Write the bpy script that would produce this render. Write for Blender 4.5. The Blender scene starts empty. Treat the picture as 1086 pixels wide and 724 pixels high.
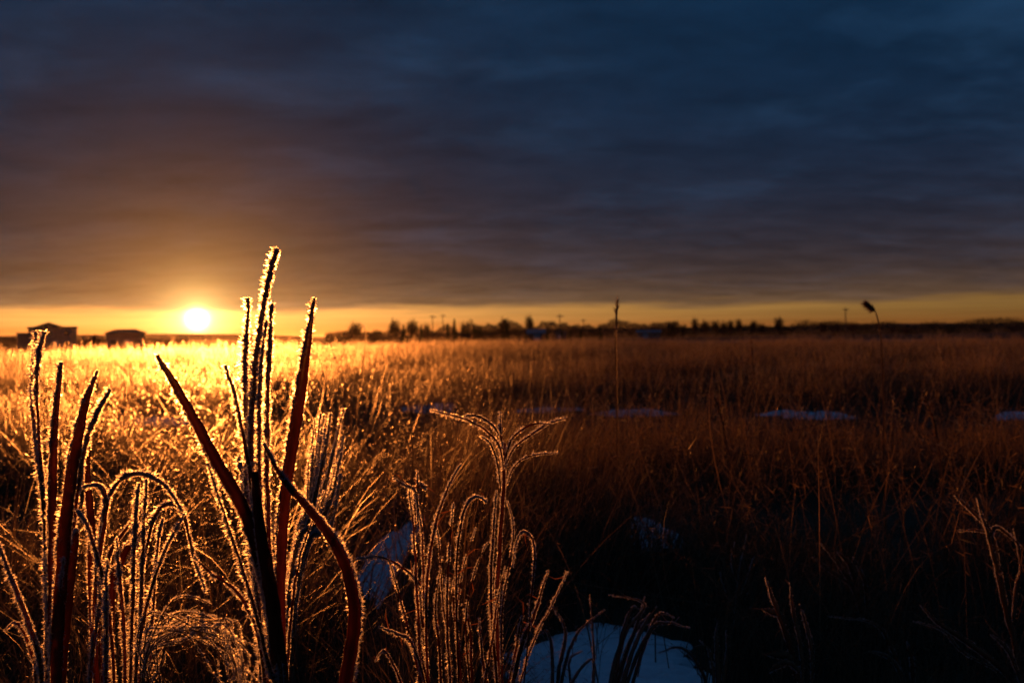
import bpy, math, random
import numpy as np
from mathutils import Vector, Matrix

sc = bpy.context.scene
COL = sc.collection
R = math.radians
random.seed(7)
rng = np.random.default_rng(11)

# ------------------------------------------------------------------ camera
FPX, CX, CY = 845.0, 543.0, 362.0        # focal length in photo pixels, photo centre
CAM_H, PITCH, ROLL = 0.80, R(-0.55), R(-0.83)
cam_d = bpy.data.cameras.new('camera')
cam = bpy.data.objects.new('camera', cam_d)
COL.objects.link(cam)
cam_d.sensor_width = 36.0
cam_d.lens = 36.0 * FPX / 1086.0
cam_d.clip_start, cam_d.clip_end = 0.05, 40000
cam_rot = Matrix.Rotation(math.pi / 2 + PITCH, 3, 'X') @ Matrix.Rotation(ROLL, 3, 'Z')
cam.matrix_world = Matrix.Translation((0, 0, CAM_H)) @ cam_rot.to_4x4()
cam_d.dof.use_dof = True
cam_d.dof.focus_distance = 1.0
cam_d.dof.aperture_fstop = 6.7
sc.camera = cam


def ray(px, py):
    return (cam_rot @ Vector(((px - CX) / FPX, -(py - CY) / FPX, -1.0))).normalized()


def at(px, py, dist):
    """point seen at a photo pixel, dist metres ahead (along y)"""
    d = ray(px, py)
    return Vector((0, 0, CAM_H)) + d * (dist / d.y)


SUN = ray(209, 338)
SUN_EL = math.asin(SUN.z)
SUN_AZ = math.atan2(SUN.x, SUN.y)

# ------------------------------------------------------------------ world
w = bpy.data.worlds.new('World')
sc.world = w
w.use_nodes = True
NT = w.node_tree
for n in list(NT.nodes):
    NT.nodes.remove(n)


def mth(nt, op, a, b=None, c=None, clamp=False):
    n = nt.nodes.new('ShaderNodeMath')
    n.operation = op
    n.use_clamp = clamp
    for i, v in enumerate((a, b, c)):
        if v is None:
            continue
        if isinstance(v, (int, float)):
            n.inputs[i].default_value = v
        else:
            nt.links.new(v, n.inputs[i])
    return n.outputs[0]


def vmth(nt, op, a, b=None, out=0, scale=None):
    n = nt.nodes.new('ShaderNodeVectorMath')
    n.operation = op
    for i, v in enumerate((a, b)):
        if v is None:
            continue
        if isinstance(v, (tuple, list)):
            n.inputs[i].default_value = v
        else:
            nt.links.new(v, n.inputs[i])
    if scale is not None:
        if isinstance(scale, (int, float)):
            n.inputs['Scale'].default_value = scale
        else:
            nt.links.new(scale, n.inputs['Scale'])
    return n.outputs['Value'] if out else n.outputs[0]


def sstep(nt, x, lo, hi):
    n = nt.nodes.new('ShaderNodeMapRange')
    n.interpolation_type = 'SMOOTHSTEP'
    nt.links.new(x, n.inputs[0])
    for i, v in ((1, lo), (2, hi)):
        if isinstance(v, (int, float)):
            n.inputs[i].default_value = v
        else:
            nt.links.new(v, n.inputs[i])
    n.inputs[3].default_value, n.inputs[4].default_value = 0, 1
    return n.outputs[0]


def noise(nt, vec, scale, detail=5, rough=0.55, dist=0.0):
    n = nt.nodes.new('ShaderNodeTexNoise')
    nt.links.new(vec, n.inputs['Vector'])
    n.inputs['Scale'].default_value = scale
    n.inputs['Detail'].default_value = detail
    n.inputs['Roughness'].default_value = rough
    n.inputs['Distortion'].default_value = dist
    return n.outputs[0]


def comb(nt, x, y, z):
    n = nt.nodes.new('ShaderNodeCombineXYZ')
    for i, v in enumerate((x, y, z)):
        if isinstance(v, (int, float)):
            n.inputs[i].default_value = v
        else:
            nt.links.new(v, n.inputs[i])
    return n.outputs[0]


SKY_LIGHT = 1.0
tc = NT.nodes.new('ShaderNodeTexCoord')
D = tc.outputs['Generated']
sep = NT.nodes.new('ShaderNodeSeparateXYZ')
NT.links.new(D, sep.inputs[0])
dx, dy, dz = sep.outputs
elev = mth(NT, 'MULTIPLY', mth(NT, 'ARCSINE', dz), 180 / math.pi)          # degrees above the horizon
elp = mth(NT, 'MAXIMUM', elev, 0.0)
ang = mth(NT, 'MULTIPLY', mth(NT, 'ARCCOSINE', mth(NT, 'MINIMUM', vmth(NT, 'DOT_PRODUCT', D, tuple(SUN), out=1), 1.0)), 180 / math.pi)
# cloud deck seen in perspective: project the direction on a flat layer
inv = mth(NT, 'DIVIDE', 1.0, mth(NT, 'ADD', mth(NT, 'MAXIMUM', dz, 0.0), 0.15))
deck = comb(NT, mth(NT, 'MULTIPLY', dx, inv), mth(NT, 'MULTIPLY', dy, inv), 0.0)
deck_s = vmth(NT, 'MULTIPLY', deck, (0.80, 1.25, 1.0))
n1 = noise(NT, deck_s, 1.5, 9, 0.58, 0.3)
n2 = noise(NT, vmth(NT, 'ADD', deck_s, (7.3, 2.1, 0)), 4.6, 8, 0.62, 0.4)
n3 = noise(NT, vmth(NT, 'MULTIPLY', deck, (0.45, 1.3, 1.0)), 2.6, 7, 0.58)
gap = sstep(NT, n1, 0.46, 0.70)                      # thinner places let blue through
tex = mth(NT, 'ADD', 0.12, mth(NT, 'MULTIPLY', mth(NT, 'ADD', mth(NT, 'MULTIPLY', n2, 0.55), mth(NT, 'MULTIPLY', n3, 0.45)), 1.8))


def expf(x, s):
    return mth(NT, 'EXPONENT', mth(NT, 'MULTIPLY', x, -1.0 / s))


blue = vmth(NT, 'ADD', vmth(NT, 'ADD', (0.0034, 0.0215, 0.0570), vmth(NT, 'SCALE', (0.004, 0.014, 0.040), scale=sstep(NT, elev, 24.0, 60.0))), vmth(NT, 'SCALE', (0.007, 0.0200, 0.042), scale=gap))
# toward the sun's side the blue turns greyer
grey = vmth(NT, 'SCALE', (0.0060, 0.0058, 0.0040), scale=expf(ang, 24.0))
w_amt = mth(NT, 'MULTIPLY', expf(elp, 4.6), mth(NT, 'ADD', 0.28, mth(NT, 'MULTIPLY', expf(ang, 14.0), 0.8)))
warm = vmth(NT, 'ADD', vmth(NT, 'SCALE', (0.270, 0.138, 0.052), scale=w_amt), vmth(NT, 'SCALE', (0.27, 0.145, 0.050), scale=mth(NT, 'MULTIPLY', expf(mth(NT, 'MAXIMUM', mth(NT, 'SUBTRACT', elev, 1.8), 0.0), 1.2), mth(NT, 'ADD', 0.22, mth(NT, 'MULTIPLY', expf(ang, 18.0), 0.9)))))
glow = vmth(NT, 'ADD', vmth(NT, 'SCALE', (0.24, 0.090, 0.015), scale=expf(ang, 4.2)), vmth(NT, 'SCALE', (0.035, 0.010, 0.001), scale=expf(ang, 9.0)))
bmask = mth(NT, 'SUBTRACT', 1.0, mth(NT, 'MULTIPLY', expf(elp, 9.0), 0.95))
cloud = vmth(NT, 'ADD', vmth(NT, 'SCALE', vmth(NT, 'ADD', vmth(NT, 'SCALE', blue, scale=mth(NT, 'MULTIPLY', bmask, mth(NT, 'SUBTRACT', 1.0, mth(NT, 'MULTIPLY', expf(ang, 14.0), 0.75)))), vmth(NT, 'ADD', grey, warm)), scale=tex), glow)

# clear strip of sky under the deck
edge = mth(NT, 'ADD', 1.82, mth(NT, 'MULTIPLY', mth(NT, 'SUBTRACT', noise(NT, vmth(NT, 'MULTIPLY', D, (6, 6, 70)), 1.0, 7), 0.5), 1.7))
strip = mth(NT, 'SUBTRACT', 1.0, sstep(NT, elev, mth(NT, 'SUBTRACT', edge, 0.35), mth(NT, 'ADD', edge, 0.42)))
st_amt = mth(NT, 'ADD', 0.15, mth(NT, 'MULTIPLY', expf(ang, 16.0), 1.0))
st_col = vmth(NT, 'SCALE', (0.95, 0.555, 0.160), scale=st_amt)
low = sstep(NT, elev, 0.0, 1.5)
st_col = vmth(NT, 'MULTIPLY', st_col, vmth(NT, 'ADD', (0.80, 0.50, 0.36), vmth(NT, 'SCALE', (0.20, 0.50, 0.64), scale=low)))
streak = noise(NT, vmth(NT, 'MULTIPLY', D, (4, 4, 150)), 1.0, 5)
st_col = vmth(NT, 'SCALE', st_col, scale=mth(NT, 'ADD', 0.55, mth(NT, 'MULTIPLY', streak, 0.90)))
# the sun and its aureole
disc = expf(mth(NT, 'MULTIPLY', ang, ang), 0.24)
sunl = vmth(NT, 'ADD', vmth(NT, 'SCALE', (12.0, 9.5, 5.0), scale=disc), vmth(NT, 'ADD', vmth(NT, 'SCALE', (5.0, 3.1, 1.0), scale=expf(ang, 0.95)), vmth(NT, 'SCALE', (0.55, 0.23, 0.040), scale=expf(ang, 3.6))))

sky = NT.nodes.new('ShaderNodeTexSky')
sky.sky_type = 'NISHITA'
sky.sun_disc = False
sky.sun_elevation = SUN_EL
sky.sun_rotation = SUN_AZ
bg_air = NT.nodes.new('ShaderNodeBackground')
NT.links.new(vmth(NT, 'MULTIPLY', sky.outputs[0], (0.55, 0.36, 0.30)), bg_air.inputs[0])
bg_air.inputs[1].default_value = 0.05
bg_strip = NT.nodes.new('ShaderNodeBackground')
NT.links.new(vmth(NT, 'ADD', st_col, sunl), bg_strip.inputs[0])
bg_strip.inputs[1].default_value = SKY_LIGHT
add_s = NT.nodes.new('ShaderNodeAddShader')
NT.links.new(bg_air.outputs[0], add_s.inputs[0])
NT.links.new(bg_strip.outputs[0], add_s.inputs[1])
bg_cloud = NT.nodes.new('ShaderNodeBackground')
NT.links.new(vmth(NT, 'ADD', cloud, vmth(NT, 'SCALE', sunl, scale=0.55)), bg_cloud.inputs[0])
bg_cloud.inputs[1].default_value = SKY_LIGHT
mixw = NT.nodes.new('ShaderNodeMixShader')
NT.links.new(strip, mixw.inputs[0])
NT.links.new(bg_cloud.outputs[0], mixw.inputs[1])
NT.links.new(add_s.outputs[0], mixw.inputs[2])
outw = NT.nodes.new('ShaderNodeOutputWorld')
NT.links.new(mixw.outputs[0], outw.inputs[0])

# ------------------------------------------------------------------ sun lamp
sun_d = bpy.data.lights.new('sun', 'SUN')
sun_o = bpy.data.objects.new('sun', sun_d)
COL.objects.link(sun_o)
LAMP_EL = SUN_EL + R(0.8)
ldir = Vector((math.sin(SUN_AZ) * math.cos(LAMP_EL), math.cos(SUN_AZ) * math.cos(LAMP_EL), math.sin(LAMP_EL)))
sun_o.rotation_euler = ldir.to_track_quat('Z', 'Y').to_euler()
sun_d.energy = 5.0
sun_d.angle = R(0.55)
sun_d.color = (1.0, 0.255, 0.038)

sc.view_settings.view_transform = 'Standard'
sc.view_settings.look = 'None'
sc.view_settings.exposure = 0.0
sc.view_settings.gamma = 1.0
sc.view_settings.use_curve_mapping = False
sc.cycles.use_denoising = True
sc.cycles.max_bounces = 6
sc.cycles.diffuse_bounces = 3
sc.cycles.glossy_bounces = 2
sc.cycles.transmission_bounces = 5
sc.cycles.volume_bounces = 0
sc.cycles.sample_clamp_indirect = 4.0


# ------------------------------------------------------------------ materials
def new_mat(name):
    m = bpy.data.materials.new(name)
    m.use_nodes = True
    nt = m.node_tree
    for n in list(nt.nodes):
        nt.nodes.remove(n)
    o = nt.nodes.new('ShaderNodeOutputMaterial')
    return m, nt, o


def simple_mat(name, c1, c2, scale=3.0, rough=0.85, spec=0.2, bump=0.0):
    m, nt, o = new_mat(name)
    p = nt.nodes.new('ShaderNodeBsdfPrincipled')
    t = nt.nodes.new('ShaderNodeTexCoord')
    f = noise(nt, t.outputs['Object'], scale, 6, 0.6)
    mx = nt.nodes.new('ShaderNodeMix')
    mx.data_type = 'RGBA'
    nt.links.new(sstep(nt, f, 0.3, 0.7), mx.inputs['Factor'])
    mx.inputs['A'].default_value = (*c1, 1)
    mx.inputs['B'].default_value = (*c2, 1)
    nt.links.new(mx.outputs['Result'], p.inputs['Base Color'])
    p.inputs['Roughness'].default_value = rough
    p.inputs['Specular IOR Level'].default_value = spec
    if bump:
        b = nt.nodes.new('ShaderNodeBump')
        b.inputs['Strength'].default_value = bump
        b.inputs['Distance'].default_value = 0.02
        nt.links.new(f, b.inputs['Height'])
        nt.links.new(b.outputs[0], p.inputs['Normal'])
    nt.links.new(p.outputs[0], o.inputs[0])
    return m


def grass_mat(name, dark, light, frost=0.35, transl=0.45, fwd_ior=1.16, fwd_rough=0.55, frost_from=0.25):
    """dry blade: diffuse + light through the blade, with a rime coat that scatters light forward"""
    m, nt, o = new_mat(name)
    a = nt.nodes.new('ShaderNodeAttribute')
    a.attribute_name = 'tint'
    hgt = nt.nodes.new('ShaderNodeAttribute')
    hgt.attribute_name = 'along'
    mx = nt.nodes.new('ShaderNodeMix')
    mx.data_type = 'RGBA'
    nt.links.new(a.outputs['Fac'], mx.inputs['Factor'])
    mx.inputs['A'].default_value = (*dark, 1)
    mx.inputs['B'].default_value = (*light, 1)
    col = mx.outputs['Result']
    d = nt.nodes.new('ShaderNodeBsdfDiffuse')
    nt.links.new(col, d.inputs[0])
    t = nt.nodes.new('ShaderNodeBsdfTranslucent')
    nt.links.new(col, t.inputs[0])
    m1 = nt.nodes.new('ShaderNodeMixShader')
    m1.inputs[0].default_value = transl
    nt.links.new(d.outputs[0], m1.inputs[1])
    nt.links.new(t.outputs[0], m1.inputs[2])
    rf = nt.nodes.new('ShaderNodeBsdfRefraction')
    rf.inputs['Color'].default_value = (0.95, 0.93, 0.90, 1)
    rf.inputs['IOR'].default_value = fwd_ior
    rf.inputs['Roughness'].default_value = fwd_rough
    m2 = nt.nodes.new('ShaderNodeMixShader')
    f = mth(nt, 'MULTIPLY', sstep(nt, hgt.outputs['Fac'], frost_from, 1.0), frost)
    nt.links.new(f, m2.inputs[0])
    nt.links.new(m1.outputs[0], m2.inputs[1])
    nt.links.new(rf.outputs[0], m2.inputs[2])
    nt.links.new(m2.outputs[0], o.inputs[0])
    return m


M = {}
M['near_grass'] = grass_mat('dry grass near', (0.050, 0.034, 0.021), (0.22, 0.145, 0.082), frost=0.28, fwd_ior=1.15, fwd_rough=0.55)
M['mid_grass'] = grass_mat('dry grass mid', (0.055, 0.036, 0.022), (0.21, 0.14, 0.080), frost=0.33, fwd_ior=1.17, fwd_rough=0.68)
M['far_grass'] = grass_mat('dry grass far', (0.075, 0.048, 0.028), (0.22, 0.15, 0.088), frost=0.36, fwd_ior=1.18, fwd_rough=0.65)
M['blade'] = grass_mat('reed blade', (0.09, 0.030, 0.014), (0.27, 0.100, 0.048), frost=0.02, transl=0.66)
M['stem'] = grass_mat('dry stem', (0.10, 0.052, 0.030), (0.24, 0.14, 0.080), frost=0.25, transl=0.25, frost_from=0.0)


def frost_mat():
    m, nt, o = new_mat('frost crystals')
    rf = nt.nodes.new('ShaderNodeBsdfRefraction')
    rf.inputs['Color'].default_value = (0.97, 0.98, 1.0, 1)
    rf.inputs['IOR'].default_value = 1.19
    rf.inputs['Roughness'].default_value = 0.68
    t = nt.nodes.new('ShaderNodeBsdfTranslucent')
    t.inputs[0].default_value = (0.85, 0.87, 0.90, 1)
    gl = nt.nodes.new('ShaderNodeBsdfGlossy')
    gl.inputs[0].default_value = (0.9, 0.9, 0.9, 1)
    gl.inputs['Roughness'].default_value = 0.35
    m1 = nt.nodes.new('ShaderNodeMixShader')
    m1.inputs[0].default_value = 0.72
    nt.links.new(t.outputs[0], m1.inputs[1])
    nt.links.new(rf.outputs[0], m1.inputs[2])
    m2 = nt.nodes.new('ShaderNodeMixShader')
    m2.inputs[0].default_value = 0.06
    nt.links.new(m1.outputs[0], m2.inputs[1])
    nt.links.new(gl.outputs[0], m2.inputs[2])
    tr = nt.nodes.new('ShaderNodeBsdfTransparent')
    m3 = nt.nodes.new('ShaderNodeMixShader')
    m3.inputs[0].default_value = 0.22
    nt.links.new(m2.outputs[0], m3.inputs[1])
    nt.links.new(tr.outputs[0], m3.inputs[2])
    nt.links.new(m3.outputs[0], o.inputs[0])
    return m


M['frost'] = frost_mat()
M['snow'] = simple_mat('snow', (0.70, 0.72, 0.75), (0.88, 0.89, 0.90), 22, 0.8, 0.3, 1.0)
M['earth'] = simple_mat('earth', (0.035, 0.024, 0.016), (0.10, 0.065, 0.038), 1.3, 0.95, 0.05, 0.3)
M['hill'] = simple_mat('hill', (0.05, 0.045, 0.035), (0.09, 0.07, 0.05), 0.01, 0.95, 0.0)
M['road'] = simple_mat('gravel road', (0.16, 0.14, 0.12), (0.24, 0.21, 0.18), 0.8, 0.9, 0.1)
M['bark'] = simple_mat('bark', (0.05, 0.035, 0.025), (0.10, 0.075, 0.055), 4, 0.95, 0.05)
M['twig'] = simple_mat('twigs', (0.07, 0.045, 0.030), (0.14, 0.09, 0.055), 1, 0.95, 0.05)
M['needle'] = simple_mat('needles', (0.022, 0.030, 0.018), (0.05, 0.06, 0.032), 2, 0.9, 0.05)
M['wood'] = simple_mat('pole wood', (0.09, 0.065, 0.045), (0.15, 0.11, 0.08), 3, 0.9, 0.1)
M['siding'] = simple_mat('siding', (0.20, 0.17, 0.15), (0.26, 0.23, 0.20), 0.6, 0.8, 0.1)
M['siding_red'] = simple_mat('barn boards', (0.16, 0.09, 0.07), (0.22, 0.13, 0.10), 0.6, 0.85, 0.1)
M['metal_roof'] = simple_mat('metal roofing', (0.16, 0.16, 0.165), (0.22, 0.22, 0.22), 0.5, 0.7, 0.2)
M['shingle'] = simple_mat('shingles', (0.06, 0.055, 0.05), (0.11, 0.10, 0.09), 1.5, 0.9, 0.1)
M['glass'] = simple_mat('window glass', (0.02, 0.025, 0.03), (0.03, 0.035, 0.04), 1, 0.08, 0.6)
M['trim'] = simple_mat('painted trim', (0.55, 0.53, 0.50), (0.65, 0.63, 0.60), 2, 0.6, 0.3)
M['ceramic'] = simple_mat('insulator', (0.20, 0.20, 0.20), (0.3, 0.3, 0.3), 5, 0.3, 0.5)


# ------------------------------------------------------------------ mesh helpers
def mesh_np(name, V, F, mat, attrs=None, parent=None, smooth=False, label=None):
    """V (n,3) floats; F list of (k,3) / (k,4) int arrays"""
    me = bpy.data.meshes.new(name)
    V = np.asarray(V, np.float32)
    loops, starts, off = [], [], 0
    for f in F:
        f = np.asarray(f, np.int32)
        if len(f) == 0:
            continue
        k = f.shape[1]
        loops.append(f.ravel())
        starts.append(off + np.arange(len(f)) * k)
        off += f.size
    loops = np.concatenate(loops)
    starts = np.concatenate(starts).astype(np.int32)
    me.vertices.add(len(V))
    me.vertices.foreach_set('co', V.ravel())
    me.loops.add(len(loops))
    me.loops.foreach_set('vertex_index', loops)
    me.polygons.add(len(starts))
    me.polygons.foreach_set('loop_start', starts)
    me.polygons.foreach_set('use_smooth', np.full(len(starts), smooth))
    for k, v in (attrs or {}).items():
        at_ = me.attributes.new(k, 'FLOAT', 'POINT')
        at_.data.foreach_set('value', np.asarray(v, np.float32))
    me.update(calc_edges=True)
    me.validate()
    me.materials.append(mat)
    o = bpy.data.objects.new(name, me)
    COL.objects.link(o)
    if parent is not None:
        o.parent = parent
    if label:
        o['label'] = label
    return o


def tag(o, label=None, cat=None, group=None, kind=None):
    for k, v in (('label', label), ('category', cat), ('group', group), ('kind', kind)):
        if v:
            o[k] = v
    return o


def empty(name, loc=(0, 0, 0), rz=0.0):
    e = bpy.data.objects.new(name, None)
    COL.objects.link(e)
    e.location = loc
    e.rotation_euler = (0, 0, rz)
    e.empty_display_size = 0.2
    return e


class MB:
    """collects simple solids into one mesh"""

    def __init__(s):
        s.v, s.q, s.t, s.n = [], [], [], 0

    def add(s, V, Q=(), T=()):
        s.v.append(np.asarray(V, float))
        s.q += [tuple(i + s.n for i in f) for f in Q]
        s.t += [tuple(i + s.n for i in f) for f in T]
        s.n += len(V)

    def box(s, x0, x1, y0, y1, z0, z1):
        V = [(x, y, z) for z in (z0, z1) for y in (y0, y1) for x in (x0, x1)]
        s.add(V, [(0, 2, 3, 1), (4, 5, 7, 6), (0, 1, 5, 4), (1, 3, 7, 5), (3, 2, 6, 7), (2, 0, 4, 6)])

    def tube(s, P, rad, n=6):
        P = [Vector(p) for p in P]
        V, Q = [], []
        for i, p in enumerate(P):
            tg = (P[min(i + 1, len(P) - 1)] - P[max(i - 1, 0)]).normalized()
            a = tg.orthogonal().normalized()
            b = tg.cross(a)
            r = rad[i] if isinstance(rad, (list, tuple)) else rad
            for k in range(n):
                t = 2 * math.pi * k / n
                V.append(p + (a * math.cos(t) + b * math.sin(t)) * r)
        for i in range(len(P) - 1):
            for k in range(n):
                Q.append((i * n + k, i * n + (k + 1) % n, (i + 1) * n + (k + 1) % n, (i + 1) * n + k))
        V += [P[0], P[-1]]
        T = [(len(V) - 2, (k + 1) % n, k) for k in range(n)]
        T += [(len(V) - 1, (len(P) - 1) * n + k, (len(P) - 1) * n + (k + 1) % n) for k in range(n)]
        s.add(V, Q, T)

    def build(s, name, mat, parent=None, smooth=False, label=None, tint=None):
        F = []
        if s.q:
            F.append(np.array(s.q))
        if s.t:
            F.append(np.array(s.t))
        V = np.concatenate(s.v)
        at_ = {'tint': np.full(len(V), tint), 'along': np.full(len(V), 0.6)} if tint is not None else None
        return mesh_np(name, V, F, mat, at_, parent, smooth, label)


# smooth 2-D value noise in numpy
_tab = rng.random((256, 256))


def vnoise(x, y, s):
    x, y = np.asarray(x) * s + 1000.0, np.asarray(y) * s + 1000.0
    xi, yi = np.floor(x).astype(int), np.floor(y).astype(int)
    fx, fy = x - xi, y - yi
    fx, fy = fx * fx * (3 - 2 * fx), fy * fy * (3 - 2 * fy)
    g = lambda a, b: _tab[a % 256, b % 256]
    return (g(xi, yi) * (1 - fx) + g(xi + 1, yi) * fx) * (1 - fy) + (g(xi, yi + 1) * (1 - fx) + g(xi + 1, yi + 1) * fx) * fy


def ground_z(x, y):
    x, y = np.asarray(x, float), np.asarray(y, float)
    r = np.hypot(x, y)
    t = np.clip((r - 46) / 90.0, 0, 1)
    dip = -1.4 * t * t * (3 - 2 * t)
    near = np.clip(1 - r / 60.0, 0, 1)
    bump = ((vnoise(x, y, 0.8) - 0.5) * 0.08 + (vnoise(x, y, 3.1) - 0.5) * 0.035) * near
    far = np.clip((r - 300) / 3000.0, 0, 1) * 2.0
    return dip + bump + far + (vnoise(x, y, 0.02) - 0.5) * 0.5 * np.clip((r - 60) / 200, 0, 1)


# ------------------------------------------------------------------ the setting
rad = np.concatenate([np.linspace(0.0, 12, 90)[1:], np.geomspace(12.3, 7500, 110)])
na = 240
th = np.linspace(0, 2 * np.pi, na, endpoint=False)
gx = np.concatenate([[0.0], (rad[:, None] * np.sin(th)).ravel()])
gy = np.concatenate([[0.0], (rad[:, None] * np.cos(th)).ravel()])
gV = np.stack([gx, gy, ground_z(gx, gy)], 1)
nr = len(rad)
i0 = 1 + (np.arange(nr - 1)[:, None] * na + np.arange(na)[None, :]).ravel()
i1 = 1 + (np.arange(nr - 1)[:, None] * na + (np.arange(na)[None, :] + 1) % na).ravel()
gQ = np.stack([i0, i0 + na, i1 + na, i1], 1)
gT = np.stack([np.zeros(na, int), 1 + np.arange(na), 1 + (np.arange(na) + 1) % na], 1)
ground = mesh_np('ground', gV, [gQ, gT], M['earth'], smooth=True)
tag(ground, 'dark frozen prairie ground stretching to the horizon', 'ground', kind='structure')


def ridge(name, dist, a0, a1, hfun, label, depth=350.0):
    A = np.linspace(R(a0), R(a1), 160)
    V, Q = [], []
    prof = [(-1.0, 0.0), (-0.55, 0.35), (-0.2, 0.85), (0.0, 1.0), (0.3, 0.8), (1.0, 0.0)]
    for i, a in enumerate(A):
        h = hfun(i / 159.0) * min(1, i / 12.0, (159 - i) / 12.0)
        for (o_, k) in prof:
            r = dist + o_ * depth
            V.append((math.sin(a) * r, math.cos(a) * r, -3.0 + (h + 4.0) * k))
    n = len(prof)
    for i in range(159):
        for k in range(n - 1):
            Q.append((i * n + k, (i + 1) * n + k, (i + 1) * n + k + 1, i * n + k + 1))
    o = mesh_np(name, V, [np.array(Q)], M['hill'], smooth=True)
    return tag(o, label, 'hills', kind='structure')


ridge('hills', 1500, -8, 60, lambda t: 4.0 + 4.5 * float(vnoise(t * 30, 3.0, 0.35)) + 2.0 * float(vnoise(t * 30, 9.0, 1.3)),
      'low dark hills along the right horizon')
ridge('hills', 1200, -75, -14, lambda t: 3.5 + 5 * float(vnoise(t * 24, 23.0, 0.4)) + 1.6 * float(vnoise(t * 30, 19.0, 1.3)),
      'low hills along the left horizon below the sun')

# gravel road past the edge of the meadow
rx = np.linspace(-260, 260, 120)
V, Q = [], []
for i, x in enumerate(rx):
    for dy in (0.0, 1.2, 3.8, 5.0):
        y = 66 + 0.10 * x + 3 * math.sin(x / 60.0) + dy
        V.append((x, y, float(ground_z(x, y)) + (0.22 if dy in (1.2, 3.8) else -0.05)))
for i in range(119):
    for k in range(3):
        Q.append((i * 4 + k, (i + 1) * 4 + k, (i + 1) * 4 + k + 1, i * 4 + k + 1))
tag(mesh_np('road', V, [np.array(Q)], M['road'], smooth=True), 'narrow raised gravel road beyond the meadow', 'road', kind='structure')


# ------------------------------------------------------------------ snow patches
def snow_patch(cx, cy, rx_, ry_, label, seed, h=0.035):
    rs = np.random.default_rng(seed)
    n, m = 96, 16
    ph = rs.random(6) * 6.28
    V = [(0, 0, h)]
    for j in range(1, m + 1):
        q = j / m
        for i in range(n):
            t = 2 * math.pi * i / n
            k = 1 + 0.20 * math.sin(2 * t + ph[0]) + 0.17 * math.sin(3 * t + ph[1]) + 0.07 * math.sin(5 * t + ph[2]) + 0.05 * math.sin(9 * t + ph[3]) + 0.035 * math.sin(14 * t + ph[4]) + 0.02 * math.sin(21 * t + ph[5])
            x, y = cx + rx_ * k * q * math.cos(t), cy + ry_ * k * q * math.sin(t)
            z = float(ground_z(x, y)) * (0.4 + 0.6 * q) + h * (1 - q ** 4) + 0.035 * (float(vnoise(x, y, 9)) - .4) * min(1, rx_ / .2) + 0.008 * float(vnoise(x, y, 31)) * (1 - q ** 6) - 0.01 * q ** 8
            V.append((x - cx, y - cy, z))
    Q = [(1 + (j * n) + i, 1 + (j + 1) * n + i, 1 + (j + 1) * n + (i + 1) % n, 1 + j * n + (i + 1) % n) for j in range(m - 1) for i in range(n)]
    T = [(0, 1 + i, 1 + (i + 1) % n) for i in range(n)]
    V[0] = (0, 0, float(ground_z(cx, cy)) * 0.4 + h + 0.006)
    o = mesh_np('snow', V, [np.array(Q), np.array(T)], M['snow'], smooth=True)
    o.location = (cx, cy, 0)
    return tag(o, label, 'snow', kind='stuff')


SNOW = [  # x, y, rx, ry
    (0.22, 1.86, 0.285, 0.22, 'bluish snow patch in front of the dark grass at the bottom edge'),
    (-0.43, 2.85, 0.085, 0.55, 'narrow snow patch between the frosted clumps'),
    (0.53, 3.05, 0.11, 0.20, 'small dim snow patch behind the bluish one'),
    (2.75, 7.3, 0.50, 0.22, 'long snow strip lying across the meadow clearing'),
    (4.80, 7.2, 0.48, 0.20, 'snow strip at the far end of the meadow clearing'),
    (1.15, 7.9, 0.42, 0.15, 'faint snow strip behind the thin tall stalk'),
    (0.35, 8.2, 0.40, 0.20, 'faint snow strip behind the forked plant'),
    (-0.9, 8.6, 0.35, 0.30, 'faint snow strip left of the forked plant'),
    (-3.4, 7.6, 0.4, 0.35, 'faint snow strip in the golden meadow'),
]
for i, (x, y, a, b, lb) in enumerate(SNOW):
    snow_patch(x, y, a, b, lb, 40 + i, 0.03)


def snow_free(x, y, grow=1.0):
    ok = np.ones(len(x), bool)
    thr = rng.random(len(x)) < np.where(np.asarray(y) > 6, 0.42, 0.2)
    for (sx, sy, a, b, _) in SNOW:
        ok &= (((x - sx) / (a * grow)) ** 2 + ((y - sy) / (b * grow)) ** 2 > 0.75 + 0.6 * vnoise(x, y, 7.0)) | thr
    return ok


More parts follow.
